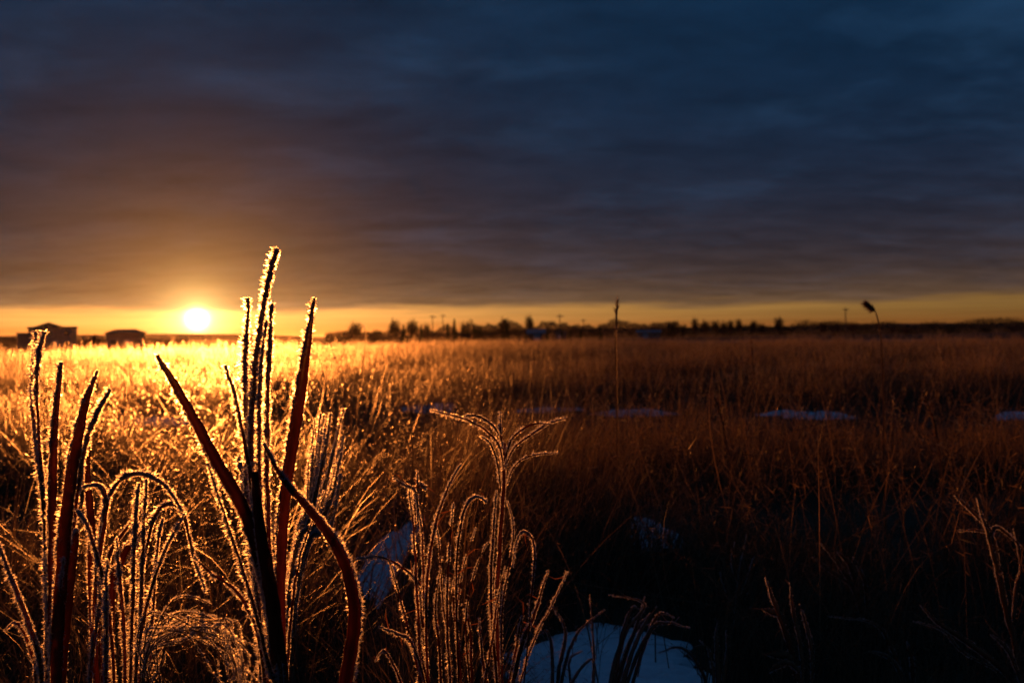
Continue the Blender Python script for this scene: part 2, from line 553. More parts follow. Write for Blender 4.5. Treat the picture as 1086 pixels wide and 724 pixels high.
# ------------------------------------------------------------------ grass
class Grass:
    def __init__(s):
        s.V, s.Q, s.T, s.tint, s.along, s.n = [], [], [], [], [], 0

    def blades(s, base, h, lean, az, curl, width, tint, nseg, kink=None, facing=None, along0=0.0, along1=1.0):
        """returns the spine points (N, nseg+1, 3)"""
        N = len(h)
        t = np.linspace(0, 1, nseg + 1)
        th = lean[:, None] + curl[:, None] * t[None, :] ** 2
        if kink is not None:                       # broken, folded-over tips
            th = th + kink[:, None] * (t[None, :] > 0.62)
        ds = h[:, None] / nseg
        dirx, dirz = np.sin(th), np.cos(th)
        cx = np.concatenate([np.zeros((N, 1)), np.cumsum(dirx[:, :-1] * ds, 1)], 1)
        cz = np.concatenate([np.zeros((N, 1)), np.cumsum(dirz[:, :-1] * ds, 1)], 1)
        P = np.stack([base[:, 0:1] + cx * np.cos(az)[:, None], base[:, 1:2] + cx * np.sin(az)[:, None], base[:, 2:3] + cz], 2)
        f = rng.random(N) * 2 * np.pi if facing is None else facing
        side = np.stack([np.cos(f), np.sin(f), np.zeros(N)], 1)
        wt = width[:, None] * np.clip(1.0 - t[None, :] ** 2.2, 0.12, 1) * 0.5
        L = P - side[:, None, :] * wt[:, :, None]
        Rr = P + side[:, None, :] * wt[:, :, None]
        V = np.stack([L, Rr], 2).reshape(N, -1, 3)
        k = (nseg + 1) * 2
        b = s.n + np.arange(N)[:, None] * k
        j = np.arange(nseg)[None, :] * 2
        q = np.stack([b + j, b + j + 1, b + j + 3, b + j + 2], 2).reshape(-1, 4)
        s.V.append(V.reshape(-1, 3))
        s.Q.append(q)
        s.tint.append(np.repeat(tint, k))
        s.along.append(np.tile(np.repeat(along0 + (along1 - along0) * t, 2), N))
        s.n += N * k
        return P

    def spikes(s, P, d, ln, wd, tint):
        """free triangles: rime needles, spikelets"""
        N = len(P)
        a = rng.normal(size=(N, 3))
        sd = np.cross(d, a)
        sd /= np.linalg.norm(sd, axis=1)[:, None] + 1e-9
        V = np.stack([P - sd * wd[:, None] * 0.5, P + sd * wd[:, None] * 0.5, P + d * ln[:, None]], 1).reshape(-1, 3)
        s.V.append(V)
        s.T.append(s.n + np.arange(N * 3).reshape(N, 3))
        s.tint.append(np.repeat(tint, 3))
        s.along.append(np.ones(N * 3))
        s.n += N * 3

    def fuzz(s, P, per, ln, wd, lo=0.35, tint=None, up=0.3):
        """needles along spines P (N, k, 3), `per` on each"""
        N, k, _ = P.shape
        t = lo + (1 - lo) * rng.random((N, per))
        x = t * (k - 1)
        i = np.minimum(x.astype(int), k - 2)
        f = (x - i)[..., None]
        rows = np.arange(N)[:, None]
        pos = (P[rows, i] * (1 - f) + P[rows, i + 1] * f).reshape(-1, 3)
        d = rng.normal(size=pos.shape)
        d[:, 2] += up
        d /= np.linalg.norm(d, axis=1)[:, None]
        m = len(pos)
        s.spikes(pos, d, ln * (0.4 + rng.random(m)), wd * (0.6 + 0.8 * rng.random(m)), rng.random(m) if tint is None else np.full(m, tint))

    def build(s, name, mat, label):
        F = []
        if s.Q:
            F.append(np.concatenate(s.Q))
        if s.T:
            F.append(np.concatenate(s.T))
        o = mesh_np(name, np.concatenate(s.V), F, mat, {'tint': np.concatenate(s.tint), 'along': np.concatenate(s.along)})
        return tag(o, label, 'grass', kind='stuff')


def wedge(n, r0, r1, a0=-41, a1=41):
    r = np.sqrt(r0 ** 2 + (r1 ** 2 - r0 ** 2) * rng.random(n))
    a = R(a0) + (R(a1) - R(a0)) * rng.random(n)
    return np.sin(a) * r, np.cos(a) * r


def height_map(x, y):
    """how tall the grass grows here, in metres: tussocks, and a trampled low clearing"""
    h = 0.10 + 0.34 * vnoise(x, y, 1.1) ** 1.2 + 0.16 * (vnoise(x, y, 3.7) - 0.4)
    h = np.maximum(h, 0.08)
    c = 6.4 + 1.0 * (vnoise(x, 0 * x, 0.5) - 0.5) + np.where(x < -1.0, 0.5, 0.0)
    clr = np.exp(-((y - c) / 1.55) ** 2)
    clr *= np.clip(0.62 + 0.35 * np.clip((x + 1.5) / 3.0, -1, 1), 0, 1)
    h = h * (1 - 0.70 * clr)
    far = np.clip((y - 9) / 8, 0, 1)
    return h * (1 + 0.25 * far)


def open_mask(x, y):
    """bare lanes among the near tussocks"""
    lane = vnoise(x + 3.3, y, 0.9)
    ok = lane > 0.22
    # the lane in front of the bluish snow patch
    ok &= ~((np.abs(x / np.maximum(y, 0.1) + 0.150) < 0.026) & (y < 3.4) & (vnoise(x, y, 11.0) > 0.22))
    ok &= ~((np.abs(x - 0.25 * y / 1.9) < 0.20) & (y < 1.72))
    return ok & snow_free(x, y, 0.92)


# -- near tussock grass
g = Grass()
def near_set(n, r0, r1, nseg, wscale, hmul=1.0):
    x, y = wedge(n, r0, r1, -45, 45)
    m = open_mask(x, y) & (vnoise(x, y, 2.2) > 0.25)
    x, y = x[m], y[m]
    # gather the blades into tussocks
    cxn, cyn = (vnoise(x, y, 5.0) - 0.5) * 0.16, (vnoise(x + 9, y + 4, 5.0) - 0.5) * 0.16
    x, y = x + cxn, y + cyn
    ok = snow_free(x, y, 0.9)
    x, y = x[ok], y[ok]
    N = len(x)
    base = np.stack([x, y, ground_z(x, y) - 0.01], 1)
    h = height_map(x, y) * (0.55 + 0.7 * rng.random(N)) * hmul * 1.15
    lean = np.abs(rng.normal(0.12, 0.20, N))
    az = rng.random(N) * 2 * np.pi
    wind = rng.random(N) < 0.45
    az[wind] = rng.normal(0.2, 0.6, wind.sum())
    curl = np.abs(rng.normal(0.9, 0.9, N))
    kink = np.where(rng.random(N) < 0.4, rng.normal(1.3, 0.6, N), 0.0)
    wd = (0.0022 + 0.0026 * rng.random(N)) * wscale
    tint = np.clip(rng.normal(0.45, 0.28, N), 0, 1)
    return g.blades(base, h, lean, az, curl, wd, tint, nseg, kink)


P = near_set(17000, 1.35, 3.2, 8, 0.85)
g.fuzz(P, 15, 0.006, 0.0016, 0.3)
P = near_set(38000, 3.0, 6.5, 6, 0.85)
g.fuzz(P, 12, 0.009, 0.0024, 0.3)
# the nearest tangle on the sunny side
x, y = wedge(5200, 0.98, 1.6, -44, -3)
m = (vnoise(x, y, 6.0) > 0.32) & snow_free(x, y, 1.0)
x, y = x[m], y[m]
N = len(x)
P = g.blades(np.stack([x, y, ground_z(x, y) - .01], 1), (0.16 + 0.24 * rng.random(N)) * (0.7 + 0.6 * vnoise(x, y, 3.0)), np.abs(rng.normal(0.15, 0.2, N)), rng.random(N) * 6.28,
             np.abs(rng.normal(1.1, 1.0, N)), 0.0018 + 0.0022 * rng.random(N), np.clip(rng.normal(0.45, 0.28, N), 0, 1), 9, np.where(rng.random(N) < 0.4, rng.normal(1.2, 0.6, N), 0.0))
g.fuzz(P, 16, 0.0042, 0.0012, 0.3)
# fallen and crossed stems lying in the tussocks
x, y = wedge(3000, 1.7, 6.5, -44, 44)
m = snow_free(x, y, 0.7) & (vnoise(x + 5, y, 1.6) > 0.35)
x, y = x[m], y[m]
N = len(x)
P = g.blades(np.stack([x, y, ground_z(x, y) + 0.02 + 0.22 * rng.random(N)], 1), 0.18 + 0.40 * rng.random(N), rng.normal(1.0, 0.35, N), rng.random(N) * 6.28,
             rng.normal(0.7, 1.0, N), 0.0014 + 0.0020 * rng.random(N), np.clip(rng.normal(0.6, 0.25, N), 0, 1), 8, np.where(rng.random(N) < 0.4, rng.normal(0.0, 0.8, N), 0.0))
g.fuzz(P, 10, 0.007, 0.0016, 0.2)
# taller loose stems with ragged heads
x, y = wedge(620, 2.0, 6.6, -44, 44)
m = snow_free(x, y, 0.9)
x, y = x[m], y[m]
N = len(x)
P = g.blades(np.stack([x, y, ground_z(x, y)], 1), 0.38 + 0.26 * rng.random(N), np.abs(rng.normal(0.12, 0.12, N)), rng.normal(0.3, 1.2, N), np.abs(rng.normal(0.35, 0.4, N)),
             0.0022 + 0.001 * rng.random(N), np.clip(rng.normal(0.5, 0.2, N), 0, 1), 8)
g.fuzz(P, 34, 0.014, 0.003, 0.62, up=0.9)
x, y = wedge(420, 1.55, 4.6, 6, 44)
m = snow_free(x, y, 1.1)
x, y = x[m], y[m]
N = len(x)
P = g.blades(np.stack([x, y, ground_z(x, y)], 1), 0.42 + 0.22 * rng.random(N), np.abs(rng.normal(0.22, 0.2, N)), rng.normal(2.6, 0.9, N), np.abs(rng.normal(0.7, 0.6, N)),
             0.0026 + 0.0016 * rng.random(N), np.clip(rng.normal(0.6, 0.2, N), 0, 1), 9, np.where(rng.random(N) < 0.5, rng.normal(0.9, 0.5, N), 0.0))
g.fuzz(P, 12, 0.034, 0.0032, 0.35, up=0.1)
g.fuzz(P, 30, 0.008, 0.0016, 0.5)
g.build('frosted_grass', M['near_grass'], 'tangled frosted dry grass of the near meadow')

# -- middle meadow with feathery seed heads
g = Grass()


def field_set(n, r0, r1, nseg, wscale, heads, hmul=1.0, fz=3, keep=0.2):
    x, y = wedge(n, r0, r1, -44, 44)
    m = (vnoise(x, y, 1.4) > keep) & snow_free(x, y, 1.0)
    if 20 < r0 < 40:          # the meadow ends nearer at both sides
        az_ = np.degrees(np.arctan2(x, y))
        m &= np.hypot(x, y) < 37 + 16 * np.exp(-(az_ / 13.0) ** 2) + 3 * vnoise(x, y, 0.15)
    x, y = x[m], y[m]
    N = len(x)
    base = np.stack([x, y, ground_z(x, y) - 0.01], 1)
    h = height_map(x, y) * (0.6 + 0.6 * rng.random(N)) * hmul * 1.2
    lean = np.abs(rng.normal(0.12, 0.22, N))
    az = rng.random(N) * 2 * np.pi
    curl = np.abs(rng.normal(0.7, 0.7, N))
    kink = np.where(rng.random(N) < 0.35, rng.normal(1.1, 0.5, N), 0.0)
    wd = (0.0028 + 0.003 * rng.random(N)) * wscale
    tint = np.clip(0.25 + 0.5 * vnoise(x, y, 0.35) + rng.normal(0, 0.22, N), 0, 1)
    P = g.blades(base, h, lean, az, curl, wd, tint, nseg, kink)
    if fz:
        g.fuzz(P, fz, 0.009 * wscale, 0.003 * wscale, 0.4)
    k = rng.random(N) < heads
    if k.any():
        g.fuzz(P[k], 12, 0.016 * wscale ** 0.7, 0.0045 * wscale ** 0.7, 0.72, up=1.2)


field_set(55000, 6.3, 14, 5, 1.05, 0.34, fz=6)
field_set(70000, 13.5, 28, 4, 1.8, 0.30, fz=4)
x, y = wedge(2600, 6.5, 30, -44, 44)
m = (vnoise(x, y, 0.55) > 0.45) & snow_free(x, y, 1.1)
x, y = x[m], y[m]
N = len(x)
P = g.blades(np.stack([x, y, ground_z(x, y)], 1), 0.42 + 0.30 * rng.random(N), np.abs(rng.normal(0.10, 0.10, N)), rng.normal(0.3, 1.4, N), np.abs(rng.normal(0.3, 0.3, N)),
             (0.003 + 0.0015 * rng.random(N)) * (1 + y / 30), np.clip(rng.normal(0.6, 0.2, N), 0, 1), 6)
g.fuzz(P, 22, 0.022, 0.006, 0.6, up=0.9)
g.build('meadow_grass', M['mid_grass'], 'feathery golden brown grass across the middle of the meadow')
g = Grass()
field_set(95000, 27, 55, 3, 3.2, 0.2, fz=2, keep=0.1)
g.build('meadow_grass', M['far_grass'], 'even band of grass at the far edge of the meadow')
# rough stubble on the land beyond
g = Grass()
field_set(30000, 49, 130, 2, 9.0, 0.0, hmul=0.35, fz=0, keep=0.35)
g.build('stubble', M['far_grass'], 'thin frosted stubble on the low land beyond the meadow')


# ------------------------------------------------------------------ foreground plants
def spline(pts, n):
    """Catmull-Rom through points, n samples"""
    P = [np.asarray(p, float) for p in pts]
    P = [2 * P[0] - P[1]] + P + [2 * P[-1] - P[-2]]
    seg = len(P) - 3
    out = []
    for k in range(n):
        x = k / (n - 1) * seg
        i = min(int(x), seg - 1)
        t = x - i
        a, b, c, d = P[i:i + 4]
        out.append(0.5 * (2 * b + (c - a) * t + (2 * a - 5 * b + 4 * c - d) * t * t + (3 * b - a - 3 * c + d) * t ** 3))
    return np.array(out)


FWD = cam_rot @ Vector((0, 0, -1))


def leaf(parent, path, wpx, depth, frost=1.0, tip=0.12, base_w=0.6, side=1, root=None, bow=0.03, name='leaf_blade', peak=0.55, shred=0,
         mat='blade', fl=1.0, label=None, twist=None):
    """a solid keeled blade whose spine runs base -> tip; path in photo pixels read off at this distance,
    root: ground point (x, y) the blade grows from"""
    pts = []
    for i, (px, py) in enumerate(path):
        t = i / max(1, len(path) - 1)
        p = at(px, py, depth + bow * (t - 0.3) * (1 if (len(path) + path[0][0]) % 2 < 1 else -1))
        pts.append(np.array(p))
    if root is not None:
        b = np.array([root[0], root[1], float(ground_z(root[0], root[1])) - 0.02])
        mid = (pts[0] * 0.55 + b * 0.45)
        pts = [b, mid] + pts
    n = 18 + 7 * len(pts)
    S = spline(pts, n)
    if mat == 'blade' and wpx < 8.5:      # narrow leaves: the rime is wider than the leaf
        wpx = wpx * 0.55
    elif mat == 'blade':
        wpx = wpx * 0.86
    jit = min(0.0012, 0.25 * wpx * depth / FPX) if wpx < 7 else 0.0004
    for q in range(1, n - 1):
        S[q] += rng.normal(0, jit * 0.55, 3)
    S[1:-1] = 0.25 * S[:-2] + 0.5 * S[1:-1] + 0.25 * S[2:]
    ph1, ph2 = rng.random(2) * 50
    org = np.array(parent.location)
    V, ring = [], 6
    along, wid = [], []
    tw0 = rng.normal(0, 0.35) if twist is None else twist
    tw1 = rng.normal(0, 0.35)
    edgeR, edgeL, faceD = [], [], []
    nroot = 2 if root is not None else 0
    for i in range(n):
        t = i / (n - 1)
        tg = S[min(i + 1, n - 1)] - S[max(i - 1, 0)]
        tg /= np.linalg.norm(tg) + 1e-9
        view = S[i] - np.array([0, 0, CAM_H])
        view /= np.linalg.norm(view)
        sd = np.cross(tg, view)
        nn = np.linalg.norm(sd)
        sd = sd / nn if nn > 1e-3 else np.array([1.0, 0, 0])
        if sd[0] < 0 and abs(tg[2]) > 0.5:
            sd = -sd if tg[2] < 0 else sd
        nm = np.cross(sd, tg)
        a = tw0 * (1 - t) + tw1 * t
        s2 = sd * math.cos(a) + nm * math.sin(a)
        n2 = nm * math.cos(a) - sd * math.sin(a)
        if t < peak:
            prof = base_w + (1 - base_w) * math.sin(t / peak * math.pi / 2)
        else:
            u = (t - peak) / (1 - peak)
            prof = 1 - (1 - tip) * u ** 1.8
        wm = wpx * depth / FPX * prof * (1 + 0.06 * math.sin(i * 1.7 + wpx))
        th_ = max(0.0006, 0.10 * wm)
        fold = 0.22 * wm
        c = S[i]
        jl = 0.5 + 0.07 * (float(vnoise(i * 0.45, ph1, 1.0)) - 0.5) + rng.normal(0, 0.012)
        jr = 0.5 + 0.07 * (float(vnoise(i * 0.45, ph2, 1.0)) - 0.5) + rng.normal(0, 0.012)
        for (u_, v_) in ((-jl, 0.0), (-0.22, -fold * 0.6 - th_), (0.0, -fold - th_), (0.25, -fold * 0.6 - th_), (jr, 0.0), (0.0, -fold + th_)):
            V.append(c + s2 * (u_ * wm) + n2 * v_ - org)
            along.append(t)
        edgeR.append(c + s2 * wm * 0.5 - org)
        edgeL.append(c - s2 * wm * 0.5 - org)
        faceD.append((s2, n2))
        wid.append(wm)
    Q = []
    for i in range(n - 1):
        for k in range(ring):
            Q.append((i * ring + k, i * ring + (k + 1) % ring, (i + 1) * ring + (k + 1) % ring, (i + 1) * ring + k))
    V.append(S[0] - org)
    V.append(S[-1] - org)
    along += [0, 1]
    T = [(len(V) - 2, (k + 1) % ring, k) for k in range(ring)] + [(len(V) - 1, (n - 1) * ring + k, (n - 1) * ring + (k + 1) % ring) for k in range(ring)]
    tint = np.clip(float(np.clip(rng.normal(0.4, 0.25), 0, 1)) + np.resize(rng.normal(0, 0.38, ring), len(V)) + rng.normal(0, 0.12, len(V)) + 0.9 * (vnoise(np.arange(len(V)) * 0.045, np.full(len(V), ph1), 1.0) - 0.5), 0, 1)
    if shred:                       # torn slivers and broken leaf ends still attached
        V, tint, along = list(V), list(tint), list(along)
        for q in range(shred):
            i = int(rng.integers(int(n * (0.35 if root is not None else 0.1)), n - 2))
            tg = S[i + 1] - S[i]
            tg /= np.linalg.norm(tg)
            d = tg * rng.uniform(-0.1, 1.0) + rng.normal(0, 0.6, 3)
            d /= np.linalg.norm(d)
            d2 = d + rng.normal(0, 0.5, 3) + np.array([0, 0, -0.5])
            d2 /= np.linalg.norm(d2)
            ln_ = rng.uniform(0.010, 0.038)
            sd_ = np.cross(d, np.array([0, 1.0, 0.1]))
            sd_ /= np.linalg.norm(sd_) + 1e-9
            w_ = rng.uniform(0.0008, 0.0020)
            p0 = S[i] - org
            p1 = p0 + d * ln_ * 0.55
            p2 = p1 + d2 * ln_ * 0.45
            k = len(V)
            V += [p0 - sd_ * w_ * .5, p0 + sd_ * w_ * .5, p1 + sd_ * w_ * .5, p1 - sd_ * w_ * .5, p2]
            Q.append((k, k + 1, k + 2, k + 3))
            T.append((k + 3, k + 2, k + 4))
            tint += [0.6] * 5
            along += [1.0] * 5
    o = mesh_np(name, V, [np.array(Q), np.array(T)], M[mat], {'tint': tint, 'along': along}, parent, True, label)
    if frost > 0:
        edgeR, edgeL = np.array(edgeR), np.array(edgeL)
        seglen = np.linalg.norm(np.diff(S, axis=0), axis=1)
        total = seglen[int(n * (0.3 if root is not None else 0.0)):].sum()
        cnt = int(total * 7000 * min(frost, 1.4)) + 20
        i_lo = n * (0.32 if root is not None else 0.02)
        x = i_lo + (n - 1.001 - i_lo) * rng.random(cnt) ** 0.85
        bare = vnoise(x * 0.35, np.full(cnt, ph2 + 3.3), 1.0)
        x = x[bare + 0.25 * rng.random(cnt) > 0.46 - 0.16 * min(frost, 1.5)]
        cnt = len(x)
        i = x.astype(int)
        f = (x - i)[:, None]
        which = rng.random(cnt)
        eR = edgeR[i] * (1 - f) + edgeR[np.minimum(i + 1, n - 1)] * f
        eL = edgeL[i] * (1 - f) + edgeL[np.minimum(i + 1, n - 1)] * f
        if side < 0:
            eR, eL = eL, eR
        s2 = np.array([fd[0] for fd in faceD])[i] * side
        n2 = np.array([fd[1] for fd in faceD])[i]
        on_r = which < (0.58 if wpx < 5 else 0.80)
        on_l = ~on_r & (which < 0.86)
        mixk = rng.random(cnt)[:, None]
        base = np.where(on_r[:, None], eR, np.where(on_l[:, None], eL, eL * mixk + eR * (1 - mixk) - n2 * 0.0012))
        out = np.where(on_r[:, None], s2, np.where(on_l[:, None], -s2, -n2 * 0.8))
        clump = 0.35 + 0.75 * vnoise(x * 2.6, np.full(cnt, depth * 31 + wpx), 1.0) + 0.9 * vnoise(x * 0.6, np.full(cnt, ph1), 1.0) ** 2
        d = out + rng.normal(0, 0.55, (cnt, 3))
        d /= np.linalg.norm(d, axis=1)[:, None]
        ln = fl * (0.0009 + 0.0046 * rng.random(cnt) ** 2.2) * clump * np.where(on_r, 1.0, 0.55) * (0.25 + 0.85 * min(frost, 1.5))
        wd = 0.0007 + 0.0013 * rng.random(cnt)
        a = rng.normal(size=(cnt, 3))
        u1 = np.cross(d, a)
        u1 /= np.linalg.norm(u1, axis=1)[:, None]
        u2 = np.cross(d, u1)
        tipv = base + d * ln[:, None]
        FV = np.stack([base - u1 * wd[:, None], base + u1 * wd[:, None], tipv, base - u2 * wd[:, None], base + u2 * wd[:, None], tipv], 1).reshape(-1, 3)
        FT = np.arange(cnt * 6).reshape(-1, 3)
        mesh_np('frost_rim', FV, [FT], M['frost'], None, o)
    return o


def plant(name, label, cat, px, depth, group=None):
    b = at(px, 600, depth)
    e = empty(name, (b.x, b.y, float(ground_z(b.x, b.y))))
    tag(e, label, cat, group)
    return e, (b.x, b.y)


def rt(r, dx=0.0, dy=0.0):
    return (r[0] + dx + rng.normal(0, 0.012), r[1] + dy + rng.normal(0, 0.012))


GRP = 'frost covered plants in the foreground'
# left clump of upright blades
e, r = plant('reed_clump', 'clump of upright frosted reed blades in front of the gabled house', 'reeds', 58, 0.95, GRP)
leaf(e, [(50, 760), (50, 650), (47, 540), (38, 460), (34, 405), (39, 351)], 8, 0.95, 1.0, root=rt(r))
leaf(e, [(52, 640), (46, 520), (39, 430), (42, 375), (48, 352)], 5, 0.955, 1.3, root=rt(r), fl=1.2)
leaf(e, [(56, 760), (55, 640), (56, 520), (59, 450), (66, 384)], 9, 0.94, 1.1, root=rt(r), tip=0.3)
leaf(e, [(59, 760), (63, 640), (73, 525), (88, 440), (104, 393)], 14, 0.92, 1.0, root=rt(r), tip=0.08, peak=0.6)
leaf(e, [(68, 720), (78, 560), (90, 478), (102, 442), (117, 413)], 6, 0.96, 1.3, root=rt(r, 0.02), fl=1.1)
leaf(e, [(98, 640), (97, 560), (93, 500), (96, 466)], 9, 1.0, 0.5, root=rt(r, 0.04))
leaf(e, [(44, 720), (30, 660), (12, 612), (-4, 570)], 7, 0.9, 1.2, root=rt(r, -0.02))
leaf(e, [(64, 760), (72, 640), (80, 575), (82, 560)], 12, 0.93, 0.6, root=rt(r, 0.01))
leaf(e, [(52, 740), (60, 660), (68, 590)], 5, 0.93, 0.8, root=rt(r, 0.01))
leaf(e, [(40, 740), (33, 690), (18, 660), (5, 668)], 6, 0.9, 0.5, root=rt(r, -0.02))

# arching clump
e, r = plant('grass_tussock', 'frosted grass tussock with leaves arching over between the two reed clumps', 'grass tussock', 140, 0.92, GRP)
leaf(e, [(138, 760), (141, 640), (144, 560), (148, 512)], 6, 0.92, 1.2, root=rt(r))
leaf(e, [(146, 760), (150, 640), (153, 560), (156, 508)], 5, 0.93, 1.2, root=rt(r))
leaf(e, [(143, 740), (152, 660), (170, 596), (196, 544)], 7, 0.90, 1.0, root=rt(r))
leaf(e, [(108, 720), (104, 600), (112, 535), (130, 508), (152, 503), (176, 516), (193, 542)], 6, 0.95, 1.3, root=rt(r, -0.03))
leaf(e, [(150, 640), (160, 560), (178, 534), (194, 545), (205, 590), (217, 628)], 6, 0.96, 1.1, root=rt(r, 0.02))
leaf(e, [(100, 660), (108, 575), (113, 530), (104, 514), (88, 516)], 7, 0.94, 1.1, root=rt(r, -0.03))
leaf(e, [(120, 700), (110, 620), (94, 560), (82, 540)], 6, 0.91, 0.9, root=rt(r, -0.02))
leaf(e, [(96, 740), (100, 680), (107, 625), (98, 570)], 5, 0.93, 1.0, root=rt(r, -0.03))
leaf(e, [(112, 740), (113, 660), (114, 592)], 5, 0.90, 1.0, root=rt(r, -0.02))
leaf(e, [(118, 640), (126, 600), (148, 562), (172, 538)], 9, 0.97, 0.7, root=rt(r, -0.01))
leaf(e, [(112, 640), (116, 590), (138, 555), (160, 530)], 8, 0.99, 0.7, root=rt(r, -0.02))
leaf(e, [(160, 720), (163, 640), (168, 575), (173, 550)], 4, 0.92, 1.0, root=rt(r, 0.02))
leaf(e, [(133, 740), (131, 660), (127, 610), (124, 570)], 6, 0.91, 0.9, root=rt(r))

# matted drooping bundle in front of it
e, r = plant('grass_tuft', 'matted tuft of thin bent grass drooping low beside the tall reeds', 'grass tuft', 175, 0.85, GRP)
for k in range(22):
    j = rng.normal(0, 1, 10)
    leaf(e, [(158 + j[0] * 7, 745), (160 + j[1] * 8, 692 + j[2] * 8), (184 + j[3] * 9, 668 + j[4] * 11), (220 + j[5] * 12, 662 + j[6] * 10),
             (247 + j[3] * 9, 690 + j[2] * 12), (258 + j[1] * 12, 730 + j[7] * 10)], 1.5, 0.87 + 0.035 * j[8], 0.42, root=rt(r), name='bent_leaf', mat='stem', shred=2)

# tall central reeds
e, r = plant('reed_clump', 'tallest clump of frosted reed blades, rising past the sun', 'reeds', 292, 0.85, GRP)
leaf(e, [(302, 760), (298, 700), (284, 625), (262, 548), (226, 482), (190, 415), (167, 376)], 15, 0.84, 0.9, root=rt(r), tip=0.16, peak=0.62, twist=0.1)
leaf(e, [(292, 760), (283, 650), (270, 540), (267, 460), (272, 380), (283, 310), (294, 264)], 7, 0.86, 1.5, root=rt(r), fl=1.12, tip=0.35)
leaf(e, [(286, 760), (275, 640), (264, 530), (261, 440), (261, 380), (264, 316)], 7, 0.87, 1.4, root=rt(r), fl=1.1)
leaf(e, [(290, 740), (283, 640), (277, 540), (275, 440), (277, 385), (283, 340)], 6, 0.85, 1.3, root=rt(r), fl=1.2)
leaf(e, [(296, 760), (290, 650), (284, 540), (284, 440), (286, 380), (289, 322)], 8, 0.88, 1.5, root=rt(r), fl=1.12)
leaf(e, [(300, 760), (292, 680), (276, 590), (266, 510), (252, 430), (239, 387)], 8, 0.83, 0.9, root=rt(r), tip=0.3)
leaf(e, [(302, 760), (298, 650), (300, 560), (308, 490), (318, 425), (326, 370), (334, 316)], 14, 0.85, 1.1, root=rt(r, 0.01), tip=0.07, peak=0.72, base_w=0.35, twist=0.0)
leaf(e, [(358, 790), (368, 715), (376, 655), (369, 608), (352, 572), (326, 538), (300, 508), (279, 470)], 17, 0.82, 0.9, root=rt(r, 0.06), tip=0.12, peak=0.28, side=-1, twist=0.15)
leaf(e, [(298, 760), (284, 700), (264, 625), (240, 552), (221, 491)], 6, 0.82, 1.0, root=rt(r, -0.01))
leaf(e, [(300, 790), (298, 720), (289, 640), (276, 560), (270, 500)], 19, 0.83, 0.25, root=rt(r), peak=0.4, tip=0.4, twist=0.0)
leaf(e, [(278, 700), (256, 634), (222, 606), (206, 590)], 6, 0.84, 0.7, root=rt(r))
leaf(e, [(274, 660), (262, 560), (257, 505), (254, 484)], 6, 0.9, 1.2, root=rt(r))
leaf(e, [(304, 740), (309, 650), (320, 585), (344, 520)], 5, 0.93, 0.6, root=rt(r, 0.02))

# feathery fan behind, right of the tall reeds
e, r = plant('grass_tussock', 'feathery fan of thin frosted grass behind the tall reeds', 'grass tussock', 315, 1.35, GRP)
for k in range(20):
    tx, ty = 322 + 45 * rng.random(), 432 + 75 * rng.random()
    bx = 300 + 14 * rng.random()
    leaf(e, [(bx, 640), (bx + (tx - bx) * 0.35, 570), (bx + (tx - bx) * 0.75, (ty + 60)), (tx, ty)], 2.5 + 2.2 * rng.random(), 1.3 + 0.15 * rng.random(), 1.0,
         root=rt(r), mat='stem', fl=1.2)

# forked plant
e, r = plant('forked_weed', 'dry weed with a straight stem forking into drooping arms', 'weed', 530, 1.1, GRP)
leaf(e, [(529, 760), (527, 680), (528, 610), (533, 540), (535, 470)], 8, 1.1, 0.55, root=rt(r), tip=0.8, base_w=0.9, name='stem')
leaf(e, [(534, 500), (530, 474), (515, 456), (490, 443), (456, 434)], 4, 1.1, 0.9, name='arm', tip=0.3)
leaf(e, [(535, 488), (530, 462), (518, 447), (502, 440), (486, 443)], 4, 1.12, 0.9, name='arm', tip=0.3)
leaf(e, [(535, 488), (543, 466), (556, 454), (570, 449), (584, 450)], 4, 1.09, 0.7, name='arm', tip=0.3)
leaf(e, [(535, 496), (546, 474), (566, 459), (582, 449), (602, 443)], 4, 1.12, 0.8, name='arm', tip=0.3)
leaf(e, [(534, 480), (531, 458), (531, 437)], 3, 1.1, 0.8, name='arm', tip=0.3)
leaf(e, [(535, 520), (546, 494), (564, 483), (592, 480)], 3, 1.14, 0.7, name='arm', tip=0.3)
leaf(e, [(531, 520), (528, 492), (520, 470), (510, 462)], 3.5, 1.08, 0.7, name='arm', tip=0.3)
leaf(e, [(528, 740), (521, 640), (523, 570), (527, 520)], 5, 1.08, 0.9, root=rt(r))
leaf(e, [(532, 660), (540, 600), (545, 560), (538, 530)], 3, 1.1, 0.7, root=rt(r))

